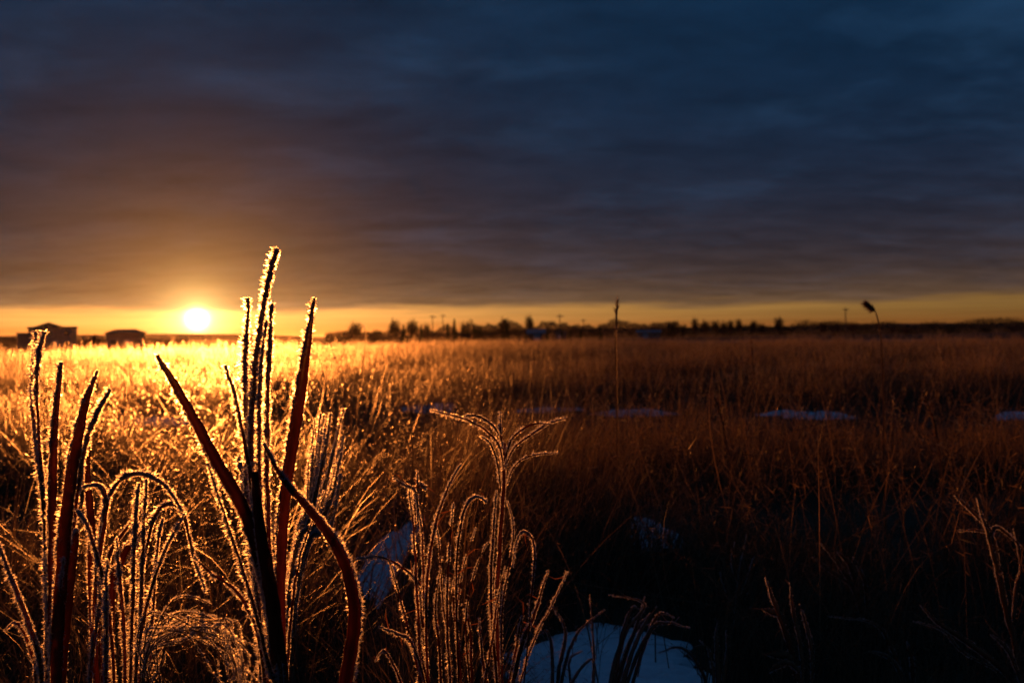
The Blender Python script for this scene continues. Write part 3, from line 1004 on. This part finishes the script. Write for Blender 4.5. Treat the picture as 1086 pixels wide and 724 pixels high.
# low clump in the middle of the bottom edge
e, r = plant('grass_tussock', 'low tussock of brown frosted leaves with curled tips, right of the tall reeds', 'grass tussock', 490, 1.0, GRP)
for (path, wp, fr) in [
    ([(450, 760), (443, 640), (439, 570), (434, 517)], 6, .9), ([(444, 560), (441, 522), (430, 514), (417, 507)], 4, 1.0),
    ([(441, 560), (440, 524), (446, 513), (451, 520)], 5, 1.0), ([(443, 540), (443, 515), (443, 499)], 4, .8),
    ([(456, 760), (452, 640), (459, 570), (474, 520), (489, 492)], 6, .9), ([(452, 700), (449, 620), (448, 570), (444, 538)], 5, .8),
    ([(480, 760), (474, 650), (477, 580), (481, 533)], 6, .9), ([(486, 720), (484, 610), (489, 555), (498, 531), (508, 527), (516, 533)], 5, 1.1),
    ([(452, 760), (440, 695), (426, 640), (408, 577)], 6, .9), ([(452, 700), (443, 622), (425, 601), (402, 590), (378, 592)], 5, 1.1),
    ([(500, 760), (494, 660), (504, 605), (517, 575)], 4, .7), ([(536, 770), (552, 690), (567, 650), (582, 604)], 9, .8),
    ([(548, 740), (566, 680), (586, 640), (602, 606)], 3.5, .8), ([(556, 720), (563, 640), (567, 590), (564, 570), (554, 563), (547, 576), (543, 600)], 4, .9),
    ([(520, 770), (512, 700), (508, 655)], 9, .6), ([(455, 745), (438, 684), (420, 671), (402, 664)], 5, .9),
    ([(492, 770), (487, 690), (481, 640), (482, 600)], 7, .5), ([(470, 770), (466, 690), (462, 640), (470, 590)], 6, .6),
    ([(510, 760), (522, 680), (527, 640), (536, 600)], 5, .6), ([(530, 770), (545, 700), (552, 660), (560, 640)], 6, .5),
    ([(460, 760), (446, 690), (444, 640), (452, 610)], 5, .6), ([(500, 770), (500, 700), (497, 660), (490, 640)], 6, .7),
    ([(440, 770), (424, 720), (408, 690), (398, 700)], 5, .7), ([(478, 700), (470, 640), (466, 580), (461, 545)], 4, .7),
    ([(488, 740), (484, 660), (492, 600), (505, 560)], 3.5, .7),
]:
    leaf(e, path, wp * 0.85, 0.98 + 0.08 * rng.random(), fr * 0.8, shred=3, root=rt(r) if path[0][1] > 640 else None)

# tuft standing in the snow
e, r = plant('grass_tuft', 'bent brown tuft leaning over the bluish snow patch', 'grass tuft', 640, 1.45, GRP)
for (path, wp) in [([(644, 790), (655, 720), (672, 672), (690, 650)], 6), ([(648, 790), (663, 715), (682, 665), (697, 643)], 5), ([(640, 790), (652, 720), (664, 670), (684, 640), (646, 630)], 3.5),
                   ([(650, 790), (668, 715), (690, 668), (706, 660), (732, 666)], 4), ([(646, 790), (658, 715), (678, 655), (684, 632)], 4),
                   ([(652, 790), (672, 720), (688, 672), (700, 650), (715, 655)], 4), ([(638, 790), (648, 720), (668, 650), (676, 645)], 5)]:
    leaf(e, path, wp, 1.42 + 0.08 * rng.random(), 0.35, shred=4, root=rt(r), mat='stem')
e, r = plant('grass_tuft', 'thin arched tuft at the right end of the bluish snow patch', 'grass tuft', 755, 1.5, GRP)
for (path, wp) in [([(756, 790), (752, 735), (738, 700), (720, 686), (698, 692)], 3.5), ([(758, 790), (757, 720), (752, 690), (742, 678)], 3.5), ([(760, 790), (762, 720), (760, 680), (761, 660)], 6),
                   ([(762, 790), (768, 720), (772, 690), (770, 668)], 5)]:
    leaf(e, path, wp, 1.5 + 0.06 * rng.random(), 0.3, shred=4, root=rt(r), mat='stem')
e, r = plant('grass_tuft', 'sparse twiggy tuft at the left end of the bluish snow patch', 'grass tuft', 600, 1.4, GRP)
for (path, wp) in [([(590, 790), (596, 720), (612, 672), (642, 646)], 3.5), ([(588, 790), (592, 715), (600, 670), (585, 640)], 4), ([(596, 790), (604, 730), (624, 700), (632, 705)], 3.5),
                   ([(600, 790), (606, 740), (604, 700), (618, 690)], 3), ([(580, 790), (586, 725), (582, 672), (566, 674)], 4), ([(604, 790), (626, 740), (630, 700), (626, 630)], 4)]:
    leaf(e, path, wp, 1.4 + 0.06 * rng.random(), 0.35, shred=4, root=rt(r), mat='stem')

# dim stalks on the right
RG = 'dim leafy stalks at the dark right'
for (lb, px, dep, paths) in [
    ('dim stalk with reddish leaf clusters right of the snow', 850, 1.35,
     [([(858, 790), (850, 724), (836, 680), (822, 640), (812, 612)], 6), ([(846, 720), (838, 696), (826, 694), (812, 693)], 8), ([(840, 694), (830, 655), (818, 648), (808, 645)], 7),
      ([(852, 740), (850, 690), (842, 650), (838, 618)], 5), ([(848, 712), (836, 702), (824, 706), (816, 712)], 6), ([(858, 770), (862, 700), (856, 665), (848, 640)], 4)]),
    ('grey dry stalk with ragged leaves above the right end of the snow', 780, 1.9,
     [([(782, 760), (780, 690), (784, 620), (792, 566)], 6), ([(782, 650), (770, 620), (764, 606)], 5), ([(784, 640), (796, 612), (800, 590)], 6), ([(782, 680), (768, 660), (758, 655)], 5),
      ([(784, 620), (778, 596), (780, 575)], 5), ([(783, 670), (794, 650), (803, 640)], 4)]),
    ('reddish leaning stalk near the right edge', 1076, 1.5,
     [([(1088, 760), (1078, 690), (1066, 640), (1052, 580), (1036, 528)], 6), ([(1070, 655), (1060, 600), (1048, 565), (1005, 563)], 3), ([(1066, 640), (1050, 566), (1035, 545), (1012, 525)], 5),
      ([(1074, 670), (1078, 625), (1084, 600), (1075, 560)], 5), ([(1060, 610), (1052, 570), (1060, 560), (1090, 586)], 4)]),
    ('bent dark stalk low in the right corner', 960, 1.5,
     [([(968, 790), (958, 724), (945, 685), (926, 660), (878, 653)], 4), ([(962, 760), (955, 714), (940, 695), (920, 690)], 4), ([(966, 770), (968, 710), (962, 680)], 4)]),
    ('fallen dark stalk lying towards the right corner', 1075, 1.35,
     [([(1085, 740), (1058, 705), (1020, 676), (995, 660), (976, 641)], 7), ([(1060, 712), (1020, 690), (1000, 668), (968, 658)], 3), ([(1085, 730), (1070, 690), (1050, 672)], 4)]),
    ('pale leafy stalk in the dark grass left of the corner stalks', 925, 2.0,
     [([(925, 700), (912, 640), (895, 605), (870, 575)], 6), ([(912, 640), (902, 600), (888, 585)], 5), ([(905, 622), (880, 604), (862, 590)], 4), ([(920, 660), (918, 620), (905, 590)], 4)]),
]:
    e, r = plant('leafy_stalk', lb, 'dry stalk', px, dep, RG)
    for k, (path, wp) in enumerate(paths):
        leaf(e, path, wp, dep + 0.05 * rng.random(), 0.5, shred=9, root=rt(r) if path[0][1] >= 700 and k == 0 else None, mat='stem', name='stem' if k == 0 else 'leaf_blade')


# ------------------------------------------------------------------ single tall stalks in the meadow
def stalk(label, path, dep, wpx, head=None, group='single tall stalks in the meadow'):
    b = at(path[0][0], path[0][1], dep)
    e = empty('grass_stalk', (b.x, b.y, float(ground_z(b.x, b.y))))
    tag(e, label, 'grass stalk', group)
    pts = [(b.x + 0.01, b.y, float(ground_z(b.x, b.y)) - 0.02)] + [tuple(at(x, y, dep)) for (x, y) in path]
    S = spline(pts, 26)
    org = np.array(e.location)
    wm = wpx * dep / FPX
    mb = MB()
    mb.tube([tuple(p - org) for p in S], [wm * 0.5 * (1 - 0.6 * i / 25) for i in range(26)], 5)
    mb.build('stem', M['stem'], e, True, tint=0.4)
    gg = Grass()
    Pn = (S - org)[None]
    gg.fuzz(Pn, int(140), 0.004 * dep ** 0.6, 0.0009 * dep ** 0.6, 0.3)
    rim = mesh_np('frost_rim', np.concatenate(gg.V), [np.concatenate(gg.T)], M['frost'], None, e)
    if head:
        gg = Grass()
        k0, n_, ln, droop = head
        t = k0 + (1 - k0) * rng.random(n_)
        x = t * 25
        i = np.minimum(x.astype(int), 24)
        f = (x - i)[:, None]
        pos = S[i] * (1 - f) + S[i + 1] * f - org
        d = rng.normal(0, 0.35, (n_, 3)) + np.array([droop, 0, 0.9 - abs(droop) * 0.8])
        d /= np.linalg.norm(d, axis=1)[:, None]
        gg.spikes(pos, d, ln * (0.5 + rng.random(n_)), ln * 0.18 * (0.6 + rng.random(n_)), np.full(n_, 0.3))
        mesh_np('seed_head', np.concatenate(gg.V), [np.concatenate(gg.T)], M['stem'], {'tint': np.concatenate(gg.tint), 'along': np.concatenate(gg.along)}, e)
    return e


stalk('tall thin straight stalk with a narrow seed head right of centre', [(655, 640), (655, 520), (654, 420), (653, 360), (655, 318)], 2.3, 3.2, (0.84, 120, 0.016, 0.0))
stalk('tall reed with a drooping one-sided plume at the right', [(937, 520), (937, 430), (935, 370), (932, 345), (928, 330), (920, 322)], 3.2, 2.6, (0.84, 360, 0.025, -0.8))
stalk('pale curved stalk crossing the meadow right of the tall reeds', [(378, 440), (383, 410), (386, 380), (388, 358), (386, 345)], 4.0, 2.2)
stalk('pale leaning stalk beside the curved stalk', [(372, 440), (366, 410), (356, 380), (348, 360)], 4.0, 2.2)
stalk('pale straight stalk left of its thinner twin', [(402, 445), (403, 410), (404, 368)], 4.5, 1.8)
stalk('thin pale straight stalk beside its thicker twin', [(411, 445), (411, 415), (412, 376)], 4.5, 1.4)
stalk('pale slanted stalk close to the right of the reeds', [(352, 440), (344, 400), (336, 372)], 3.6, 2.0)
stalk('bent pale stalk leaning down towards the forked weed', [(436, 450), (425, 438), (410, 425), (393, 412)], 3.0, 2.4)
stalk('brown stalk with sparse head between the thin stalk and the plume', [(806, 480), (804, 430), (799, 395), (797, 362)], 4.6, 2.6, (0.7, 60, 0.03, 0.1))
stalk('ragged brown stalk above the long snow strip', [(776, 500), (770, 470), (764, 440), (757, 420)], 2.9, 4, (0.6, 70, 0.03, 0.3))
stalk('ragged brown stalk right of the long snow strip', [(1000, 520), (996, 480), (990, 445), (978, 415)], 2.8, 4, (0.6, 70, 0.03, -0.4))
stalk('twin leaning stalk left of centre in the meadow', [(505, 440), (500, 410), (492, 380)], 5.0, 2.2, (0.6, 50, 0.03, 0.0))
stalk('leaning stalk right above the forked weed', [(548, 440), (540, 405), (532, 380)], 5.0, 2.2, (0.6, 50, 0.03, 0.1))


# ------------------------------------------------------------------ far buildings
def gable_house(name, label, cat, x0, x1, base_px, dist, depth, eave_h, peak_h, wall, roof, hip=0.0, face_gable=False, windows=(), doors=(), chimney=None, overhang=0.4):
    cxp = (x0 + x1) / 2
    c = at(cxp, base_px, dist)
    wd = (x1 - x0) / FPX * dist
    gz = float(ground_z(c.x, dist))
    e = empty(name, (c.x, dist, gz), -math.atan2(c.x, dist))
    tag(e, label, cat)
    mb = MB()
    hw = wd / 2
    if face_gable:
        V = [(-hw, 0, -.3), (hw, 0, -.3), (hw, 0, eave_h), (0, 0, peak_h), (-hw, 0, eave_h), (-hw, depth, -.3), (hw, depth, -.3), (hw, depth, eave_h), (0, depth, peak_h), (-hw, depth, eave_h)]
        mb.add(V, [(0, 1, 2, 4), (6, 5, 9, 7), (1, 6, 7, 2), (5, 0, 4, 9), (2, 7, 8, 3), (3, 8, 9, 4)], [(4, 2, 3), (7, 9, 8)])
    else:
        mb.box(-hw, hw, 0, depth, -.3, eave_h)
    mb.build('wall', M[wall], e)
    mb = MB()
    t = 0.22
    o = overhang
    if face_gable:
        sl = (peak_h - eave_h) / hw
        for sgn in (-1, 1):
            xe = sgn * (hw + o)
            ze = eave_h - sl * o
            V = [(xe, -o, ze + .02), (0, -o, peak_h + .02), (0, depth + o, peak_h + .02), (xe, depth + o, ze + .02)]
            V += [(a, b, c_ + t) for a, b, c_ in V]
            mb.add(V, [(0, 1, 2, 3), (7, 6, 5, 4), (0, 4, 5, 1), (1, 5, 6, 2), (2, 6, 7, 3), (3, 7, 4, 0)])
    else:
        x_, y0, y1 = hw + o, -o, depth + o
        ym = depth / 2
        V = [(-x_, y0, eave_h + .01), (x_, y0, eave_h + .01), (x_, y1, eave_h + .01), (-x_, y1, eave_h + .01)]
        V += [(a, b, c_ + .2) for a, b, c_ in V]
        V += [(-x_ + hip, ym, peak_h), (x_ - hip, ym, peak_h)]
        mb.add(V, [(3, 2, 1, 0), (0, 1, 5, 4), (1, 2, 6, 5), (2, 3, 7, 6), (3, 0, 4, 7), (4, 5, 9, 8), (6, 7, 8, 9)], [(5, 6, 9), (7, 4, 8)])
    rf = mb.build('roof', M[roof], e)
    for (wx, wz, ww, wh) in windows:
        f = MB()
        a, b = wx - ww / 2, wx + ww / 2
        f.box(a - .1, b + .1, -.06, -.003, wz - .1, wz)
        f.box(a - .1, b + .1, -.06, -.003, wz + wh, wz + wh + .1)
        f.box(a - .1, a, -.06, -.003, wz, wz + wh)
        f.box(b, b + .1, -.06, -.003, wz, wz + wh)
        fr = f.build('window', M['trim'], e)
        p = MB()
        p.box(a, b, -.03, -.005, wz, wz + wh)
        p.build('pane', M['glass'], fr)
    for (dx_, dw, dh) in doors:
        p = MB()
        p.box(dx_ - dw / 2, dx_ + dw / 2, -.05, -.004, 0.02, dh)
        dd = p.build('door', M['trim'], e)
        h_ = MB()
        h_.box(dx_ + dw * .36, dx_ + dw * .42, -.11, -.052, dh * .45, dh * .52)
        h_.build('handle', M['ceramic'], dd)
    if chimney:
        p = MB()
        p.box(chimney - .3, chimney + .3, depth * .4, depth * .4 + .6, eave_h, peak_h + .7)
        p.build('chimney', M['siding_red'], rf)
    return e, wd


e, wd = gable_house('farmhouse', 'dark two storey house with a small gable and low side wing left of the sun', 'house', 34, 79, 371, 175, 9, 4.9, 5.3, 'siding', 'shingle', hip=0.5,
                    windows=[(-2.8, 0.9, 1.1, 1.2), (-0.6, 3.1, 1.0, 1.1), (2.6, 3.1, 1.1, 1.1), (2.6, 0.9, 1.3, 1.2), (-2.8, 3.1, 1.0, 1.1)], doors=[(0.4, 1.0, 2.1)], overhang=0.25)
mb = MB()   # the street-facing gable that rises over the eave
gx0, gx1, gp = -4.2, 2.6, 6.2
V = [(gx0, -.9, -.3), (gx1, -.9, -.3), (gx1, -.9, 4.85), (gx0, -.9, 4.85), ((gx0 + gx1) / 2, -.9, gp), (gx0, -.0, -.3), (gx1, 0, -.3), (gx1, 3.5, 4.85), (gx0, 3.5, 4.85), ((gx0 + gx1) / 2, 4.5, gp)]
mb.add([(gx0, 0, 5.0), (gx1, 0, 5.0), ((gx0 + gx1) / 2, 0, gp), (gx0, 4.5, 5.0), (gx1, 4.5, 5.0), ((gx0 + gx1) / 2, 4.5, gp)], [(1, 4, 5, 2), (2, 5, 3, 0), (0, 3, 4, 1)], [(0, 1, 2), (4, 3, 5)])
mb.build('front_gable', M['shingle'], e)
mb = MB()
mb.box(-wd / 2 - 2.1, -wd / 2 - .01, 1.5, 7.5, -.3, 3.7)
mb.box(-wd / 2 - 2.3, -wd / 2 - .01, 1.3, 7.7, 3.71, 3.95)
mb.build('side_wing', M['siding'], e)
gable_house('farmhouse', 'low dark bungalow with a hipped roof between the gabled house and the sun', 'house', 115, 152, 366, 178, 9, 3.45, 4.5, 'siding', 'shingle', hip=2.2,
            windows=[(-2.4, 1.0, 1.5, 1.1), (2.4, 1.0, 1.5, 1.1)], doors=[(0.2, 1.0, 2.1)])
gable_house('barn', 'low barn with a pale metal roof below the round bare tree', 'barn', 560, 579, 357, 215, 9, 1.9, 3.3, 'siding_red', 'metal_roof', doors=[(0.0, 1.8, 1.8)])
gable_house('shed', 'small pale shed right of the barn', 'shed', 589, 600, 357, 210, 4, 2.0, 2.9, 'siding', 'metal_roof', face_gable=True, doors=[(0.0, 1.1, 1.7)], windows=[])
gable_house('shed', 'long low shed with pale metal roof behind the thin stalk', 'shed', 676, 700, 355, 240, 6, 1.7, 2.6, 'siding', 'metal_roof', doors=[(-1.0, 1.6, 1.6)], windows=[(1.8, .7, .8, .7)])

# ------------------------------------------------------------------ utility poles
def pole(px, top_px, dist, label, arm=1.1):
    c = at(px, 357, dist)
    top = at(px, top_px, dist)
    gz = float(ground_z(c.x, dist))
    e = empty('utility_pole', (c.x, dist, gz), 0.35)
    tag(e, label, 'utility pole', 'utility poles along the horizon')
    h = top.z - gz
    mb = MB()
    mb.tube([(0, 0, -.3), (0, 0, h * .5), (0, 0, h)], [.17, .15, .12], 8)
    mb.build('pole', M['wood'], e)
    mb = MB()
    mb.box(-arm, arm, -.24, -.125, h - .75, h - .55)
    mb.build('crossarm', M['wood'], e)
    for k in (-.9, -.35, .35, .9):
        mb = MB()
        mb.tube([(k * arm, -.18, h - .55), (k * arm, -.18, h - .42), (k * arm, -.18, h - .34)], [.04, .07, .03], 6)
        mb.build('insulator', M['ceramic'], e)
    return e


pole(459, 334, 260, 'utility pole standing between the pair of bare trees and the pointed conifers')
pole(470, 333, 300, 'thinner utility pole just left of the tall pointed conifer')
pole(594, 333, 220, 'utility pole behind the small pale shed')
pole(619, 338, 300, 'short distant utility pole right of the shed')
pole(897, 326, 230, 'utility pole standing between two round bushes at the right')


# ------------------------------------------------------------------ trees
def bare_meshes(seed, spread=0.34, upr=1.0):
    """unit-height leafless tree: trunk with limbs, and a crown of fine twigs"""
    rs = random.Random(seed)
    tr, tips = MB(), []

    def grow(p, d, ln, r, lev):
        n = 4
        pts, rr = [p], [r]
        q, dd = Vector(p), Vector(d)
        for i in range(n):
            dd = (dd + Vector((rs.gauss(0, .12), rs.gauss(0, .12), 0.06 * upr))).normalized()
            q = q + dd * ln / n
            pts.append(tuple(q))
            rr.append(r * (1 - .55 * (i + 1) / n))
        tr.tube(pts, rr, 5 if lev < 2 else 3)
        if lev >= 2:
            tips.append((pts, dd))
        if lev < 3:
            for k in range(5 if lev == 0 else 4):
                j = rs.randint(1, n) if lev else rs.randint(2, n)
                a = rs.random() * 6.28
                b = (dd + Vector((math.cos(a), math.sin(a), rs.uniform(.0, .8))) * rs.uniform(.5, .95)).normalized()
                grow(pts[j], b, ln * rs.uniform(.5, .75), rr[j] * .6, lev + 1)
    grow((0, 0, -.02), (0, 0, 1), .42, .022, 0)
    tw = Grass()
    rs2 = np.random.default_rng(seed + 500)
    n = 1700
    u = rs2.normal(size=(n, 3))
    u /= np.linalg.norm(u, axis=1)[:, None]
    rr_ = rs2.random(n) ** 0.62
    lump = 0.55 + 0.85 * vnoise(np.arctan2(u[:, 1], u[:, 0]) * 1.6 + seed, u[:, 2] * 1.8, 1.0)
    P = u * (rr_ * lump)[:, None] * np.array([0.24, 0.24, 0.38]) + np.array([0, 0, 0.60])
    keep = P[:, 2] > 0.12
    P, u = P[keep], u[keep]
    n = len(P)
    Dv = u * np.array([.8, .8, .4]) + np.array([0, 0, .75]) + rs2.normal(0, .3, (n, 3))
    Dv /= np.linalg.norm(Dv, axis=1)[:, None]
    tw.spikes(P, Dv, 0.08 + 0.13 * rs2.random(n), np.full(n, 0.011), np.full(n, .5))
    for vv in tr.v:                  # keep the limbs inside the crown
        vv *= np.array([0.62, 0.62, 0.72])
    t = tr.build('trunk', M['bark'])
    c = mesh_np('crown', np.concatenate(tw.V), [np.concatenate(tw.T)], M['twig'])
    zmax = max(v.co.z for v in c.data.vertices)
    for ob in (t, c):
        for v in ob.data.vertices:
            v.co *= 1 / zmax
    return t, c


def conifer_meshes(seed, wid=0.22):
    rs = np.random.default_rng(seed)
    mb = MB()
    mb.tube([(0, 0, -.02), (0, 0, .5), (0, 0, .97)], [.02, .013, .003], 6)
    gg = Grass()
    n = 2600
    z = 0.06 + 0.94 * rs.random(n) ** 1.25
    tier = 0.75 + 0.35 * np.abs(np.sin(z * 34))
    lobes = 1
    a = rs.random(n) * 6.28
    lobes = 0.8 + 0.25 * np.sin(a * 3 + z * 20)
    r = (1.02 - z) * wid * tier * lobes * (0.25 + 0.75 * rs.random(n) ** .5)
    P = np.stack([np.cos(a) * r, np.sin(a) * r, z], 1)
    d = np.stack([np.cos(a), np.sin(a), -0.25 + 0.3 * rs.normal(size=n)], 1) + rs.normal(0, .25, (n, 3))
    d /= np.linalg.norm(d, axis=1)[:, None]
    gg.spikes(P, d, 0.02 + 0.05 * rs.random(n), 0.012 + 0.014 * rs.random(n), np.full(n, .5))
    return mb.build('trunk', M['bark']), mesh_np('crown', np.concatenate(gg.V), [np.concatenate(gg.T)], M['needle'])


def bush_meshes(seed, mat='needle', n=2600):
    rs = np.random.default_rng(seed)
    mb = MB()
    for k in range(5):
        a = rs.random() * 6.28
        mb.tube([(0, 0, -.02), (.12 * math.cos(a), .12 * math.sin(a), .35), (.28 * math.cos(a), .28 * math.sin(a), .7)], [.022, .014, .005], 5)
    gg = Grass()
    cs = rs.normal(0, 1, (14, 3)) * np.array([.24, .24, .17]) + np.array([0, 0, .52])
    i = rs.integers(0, 14, n)
    P = cs[i] + rs.normal(0, 1, (n, 3)) * .095
    P[:, 2] = np.clip(P[:, 2], .02, 1.0)
    d = rs.normal(size=(n, 3)) + np.array([0, 0, .4])
    d /= np.linalg.norm(d, axis=1)[:, None]
    gg.spikes(P, d, 0.03 + 0.05 * rs.random(n), 0.012 + 0.02 * rs.random(n), np.full(n, .5))
    return mb.build('trunk', M['bark']), mesh_np('crown', np.concatenate(gg.V), [np.concatenate(gg.T)], M[mat])


PROTO = {}
_used = set()


def tree(kind, px, top_px, wpx, dist, label, name, cat, group):
    c = at(px, 357, dist)
    gz = float(ground_z(c.x, dist))
    h = at(px, top_px, dist).z - gz
    wm = wpx / FPX * dist
    e = empty(name, (c.x, dist, gz), rng.random() * 6.28)
    ref = {'bare': 0.50, 'conifer': 0.42, 'bush': 0.95, 'ever': 0.95}[kind[:-1]]
    sxy = wm / ref
    e.scale = (sxy, sxy, h)
    tag(e, label, cat, group)
    for ob in PROTO[kind]:
        o = ob if (kind, ob.name) not in _used else ob.copy()
        if (kind, ob.name) in _used:
            COL.objects.link(o)
        _used.add((kind, ob.name))
        o.parent = e
    return e


for k in range(4):
    PROTO['bare%d' % k] = bare_meshes(60 + k)
for k in range(2):
    PROTO['conifer%d' % k] = conifer_meshes(70 + k)
    PROTO['ever%d' % k] = bush_meshes(80 + k)
    PROTO['bush%d' % k] = bush_meshes(90 + k, 'twig', 1900)

TG = 'trees along the far side of the meadow'
for (kind, px, ty, wp, dist, lb) in [
    ('bare0', 377, 336, 17, 215, 'round bare tree standing alone right of the tallest reeds'),
    ('bare1', 418, 334, 15, 220, 'dense bare tree, left one of a pair'),
    ('bare2', 437, 335, 13, 235, 'lighter bare tree, right one of a pair'),
    ('bare3', 453, 340, 9, 250, 'faint small bare tree left of the utility pole'),
    ('bare1', 535, 333, 16, 230, 'bare tree rising behind a pointed conifer'),
    ('bare2', 562, 330, 11, 240, 'oval bare tree above the barn roof'),
    ('bare3', 737, 333, 8, 235, 'slender bare tree at the left end of the right grove'),
    ('bare0', 748, 335, 11, 240, 'bushy bare tree second from the left in the right grove'),
    ('bare1', 759, 336, 11, 235, 'bare tree in the middle of the right grove'),
    ('bare2', 768, 338, 9, 245, 'low bare tree right of the middle of the right grove'),
    ('bare3', 775, 336, 8, 240, 'small upright bare tree near the end of the right grove'),
    ('bare0', 784, 333, 9, 240, 'tallest bare tree at the right end of the right grove'),
    ('bare2', 799, 337, 10, 235, 'low spreading bare tree after the grove'),
    ('bare1', 808, 340, 8, 250, 'faint low bare tree left of the lone oval tree'),
    ('bare3', 826, 332, 11, 225, 'lone oval bare tree right of the grove'),
    ('bare0', 873, 338, 10, 240, 'bare bush-like tree left of the pole with two bushes'),
]:
    tree(kind, px, ty, wp, dist, lb, 'bare_tree', 'tree', TG)
for (kind, px, ty, wp, dist, lb) in [
    ('conifer0', 428, 344, 9, 200, 'small pointed conifer between the pair of bare trees'),
    ('conifer1', 447, 344, 7, 200, 'small pointed conifer right of the pair of bare trees'),
    ('conifer0', 482, 338, 8, 205, 'tall pointed conifer left of the round evergreen'),
    ('conifer1', 475, 343, 7, 210, 'shorter conifer touching the tall pointed one'),
    ('conifer1', 536, 338, 12, 215, 'dark conifer in front of the tall bare tree'),
    ('conifer0', 580, 347, 6, 195, 'short conifer at the right end of the barn'),
    ('conifer1', 596, 348, 5, 195, 'short conifer in front of the pale shed'),
    ('conifer0', 604, 349, 5, 195, 'short conifer just right of the pale shed'),
    ('conifer1', 616, 349, 6, 195, 'short conifer under the distant pole'),
    ('conifer0', 637, 347, 6, 200, 'short conifer left of the thin tall stalk'),
]:
    tree(kind, px, ty, wp, dist, lb, 'conifer_tree', 'conifer', TG)
BGRP = 'bushes along the far side of the meadow'
for (kind, px, ty, wp, dist, lb) in [
    ('ever0', 494, 339, 14, 210, 'round dark evergreen right of the tall pointed conifer'),
    ('ever1', 507, 344, 14, 220, 'low dark evergreen beside the round one'),
    ('ever1', 713, 340, 12, 225, 'dense dark bush left of the right grove'),
    ('ever0', 724, 342, 12, 225, 'lower dark bush joining the grove'),
    ('bush0', 522, 346, 16, 215, 'low brown bush left of the dark conifer'),
    ('bush1', 548, 346, 14, 215, 'low brown bush right of the dark conifer'),
    ('bush1', 397, 349, 14, 190, 'low brown bush between the lone tree and the pair'),
    ('bush0', 368, 350, 10, 190, 'low brown bush below the lone round tree'),
    ('bush0', 886, 340, 14, 235, 'round brown bush left of the right pole'),
    ('bush1', 905, 341, 12, 235, 'round brown bush right of the right pole'),
    ('bush0', 92, 353, 18, 185, 'low bush between the gabled house and the bungalow'),
    ('bush1', 104, 354, 16, 185, 'low bush touching the bungalow'),
    ('ever0', 1046, 345, 12, 240, 'dark bush far right on the plain'),
    ('ever1', 1008, 346, 9, 240, 'dark low bush right of the plume'),
    ('bush0', 962, 346, 8, 230, 'small bush on the plain near the plume'),
    ('bush1', 946, 347, 7, 230, 'smaller bush on the plain just right of the plume'),
    ('bush1', 1075, 346, 14, 245, 'brown bush at the right edge of the plain'),
]:
    tree(kind, px, ty, wp, dist, lb, 'bush', 'bush', BGRP)

# far shelter belts that read as one dark mass
def belt(a_px, b_px, dist, hgt, n, label, mat='twig'):
    gg = Grass()
    px = a_px + (b_px - a_px) * rng.random(n)
    y = dist + 14 * rng.random(n)
    x = (px - CX) / FPX * y
    top = hgt * (0.55 + 0.6 * vnoise(x, 0 * x + dist, 0.16) + 0.25 * (vnoise(x, 0 * x, 0.7) - .5))
    z = ground_z(x, y) + top * rng.random(n) ** 0.8
    d = rng.normal(size=(n, 3)) + np.array([0, 0, .7])
    d /= np.linalg.norm(d, axis=1)[:, None]
    gg.spikes(np.stack([x, y, z], 1), d, 0.35 + 0.6 * rng.random(n), 0.10 + 0.18 * rng.random(n), np.full(n, .5))
    o = mesh_np('treeline', np.concatenate(gg.V), [np.concatenate(gg.T)], M[mat])
    tag(o, label, 'treeline', kind='stuff')


belt(495, 720, 290, 6.0, 24000, 'dark scrub belt behind the barn and sheds')
belt(690, 1130, 300, 5.0, 30000, 'dark scrub belt across the right horizon', 'needle')
belt(345, 505, 300, 5.2, 15000, 'brown scrub belt behind the left trees')
belt(-60, 40, 260, 3.4, 6000, 'dark scrub belt at the far left behind the gabled house')
belt(76, 200, 270, 2.3, 6000, 'scrub belt behind the bungalow')

# ------------------------------------------------------------------ haze
hb = MB()
hb.box(-9000, 9000, -9000, 9000, -8, 15)
hz = hb.build('haze', M['earth'])
hz.data.materials.clear()
hm, hnt, ho = new_mat('haze')
pv = hnt.nodes.new('ShaderNodeVolumePrincipled')
pv.inputs['Color'].default_value = (0.95, 0.92, 0.90, 1)
pv.inputs['Density'].default_value = 0.00003
pv.inputs['Anisotropy'].default_value = 0.80
hnt.links.new(pv.outputs[0], ho.inputs['Volume'])
hz.data.materials.append(hm)
hz.display_type = 'WIRE'
tag(hz, 'thin golden morning haze over the meadow', 'haze', kind='stuff')
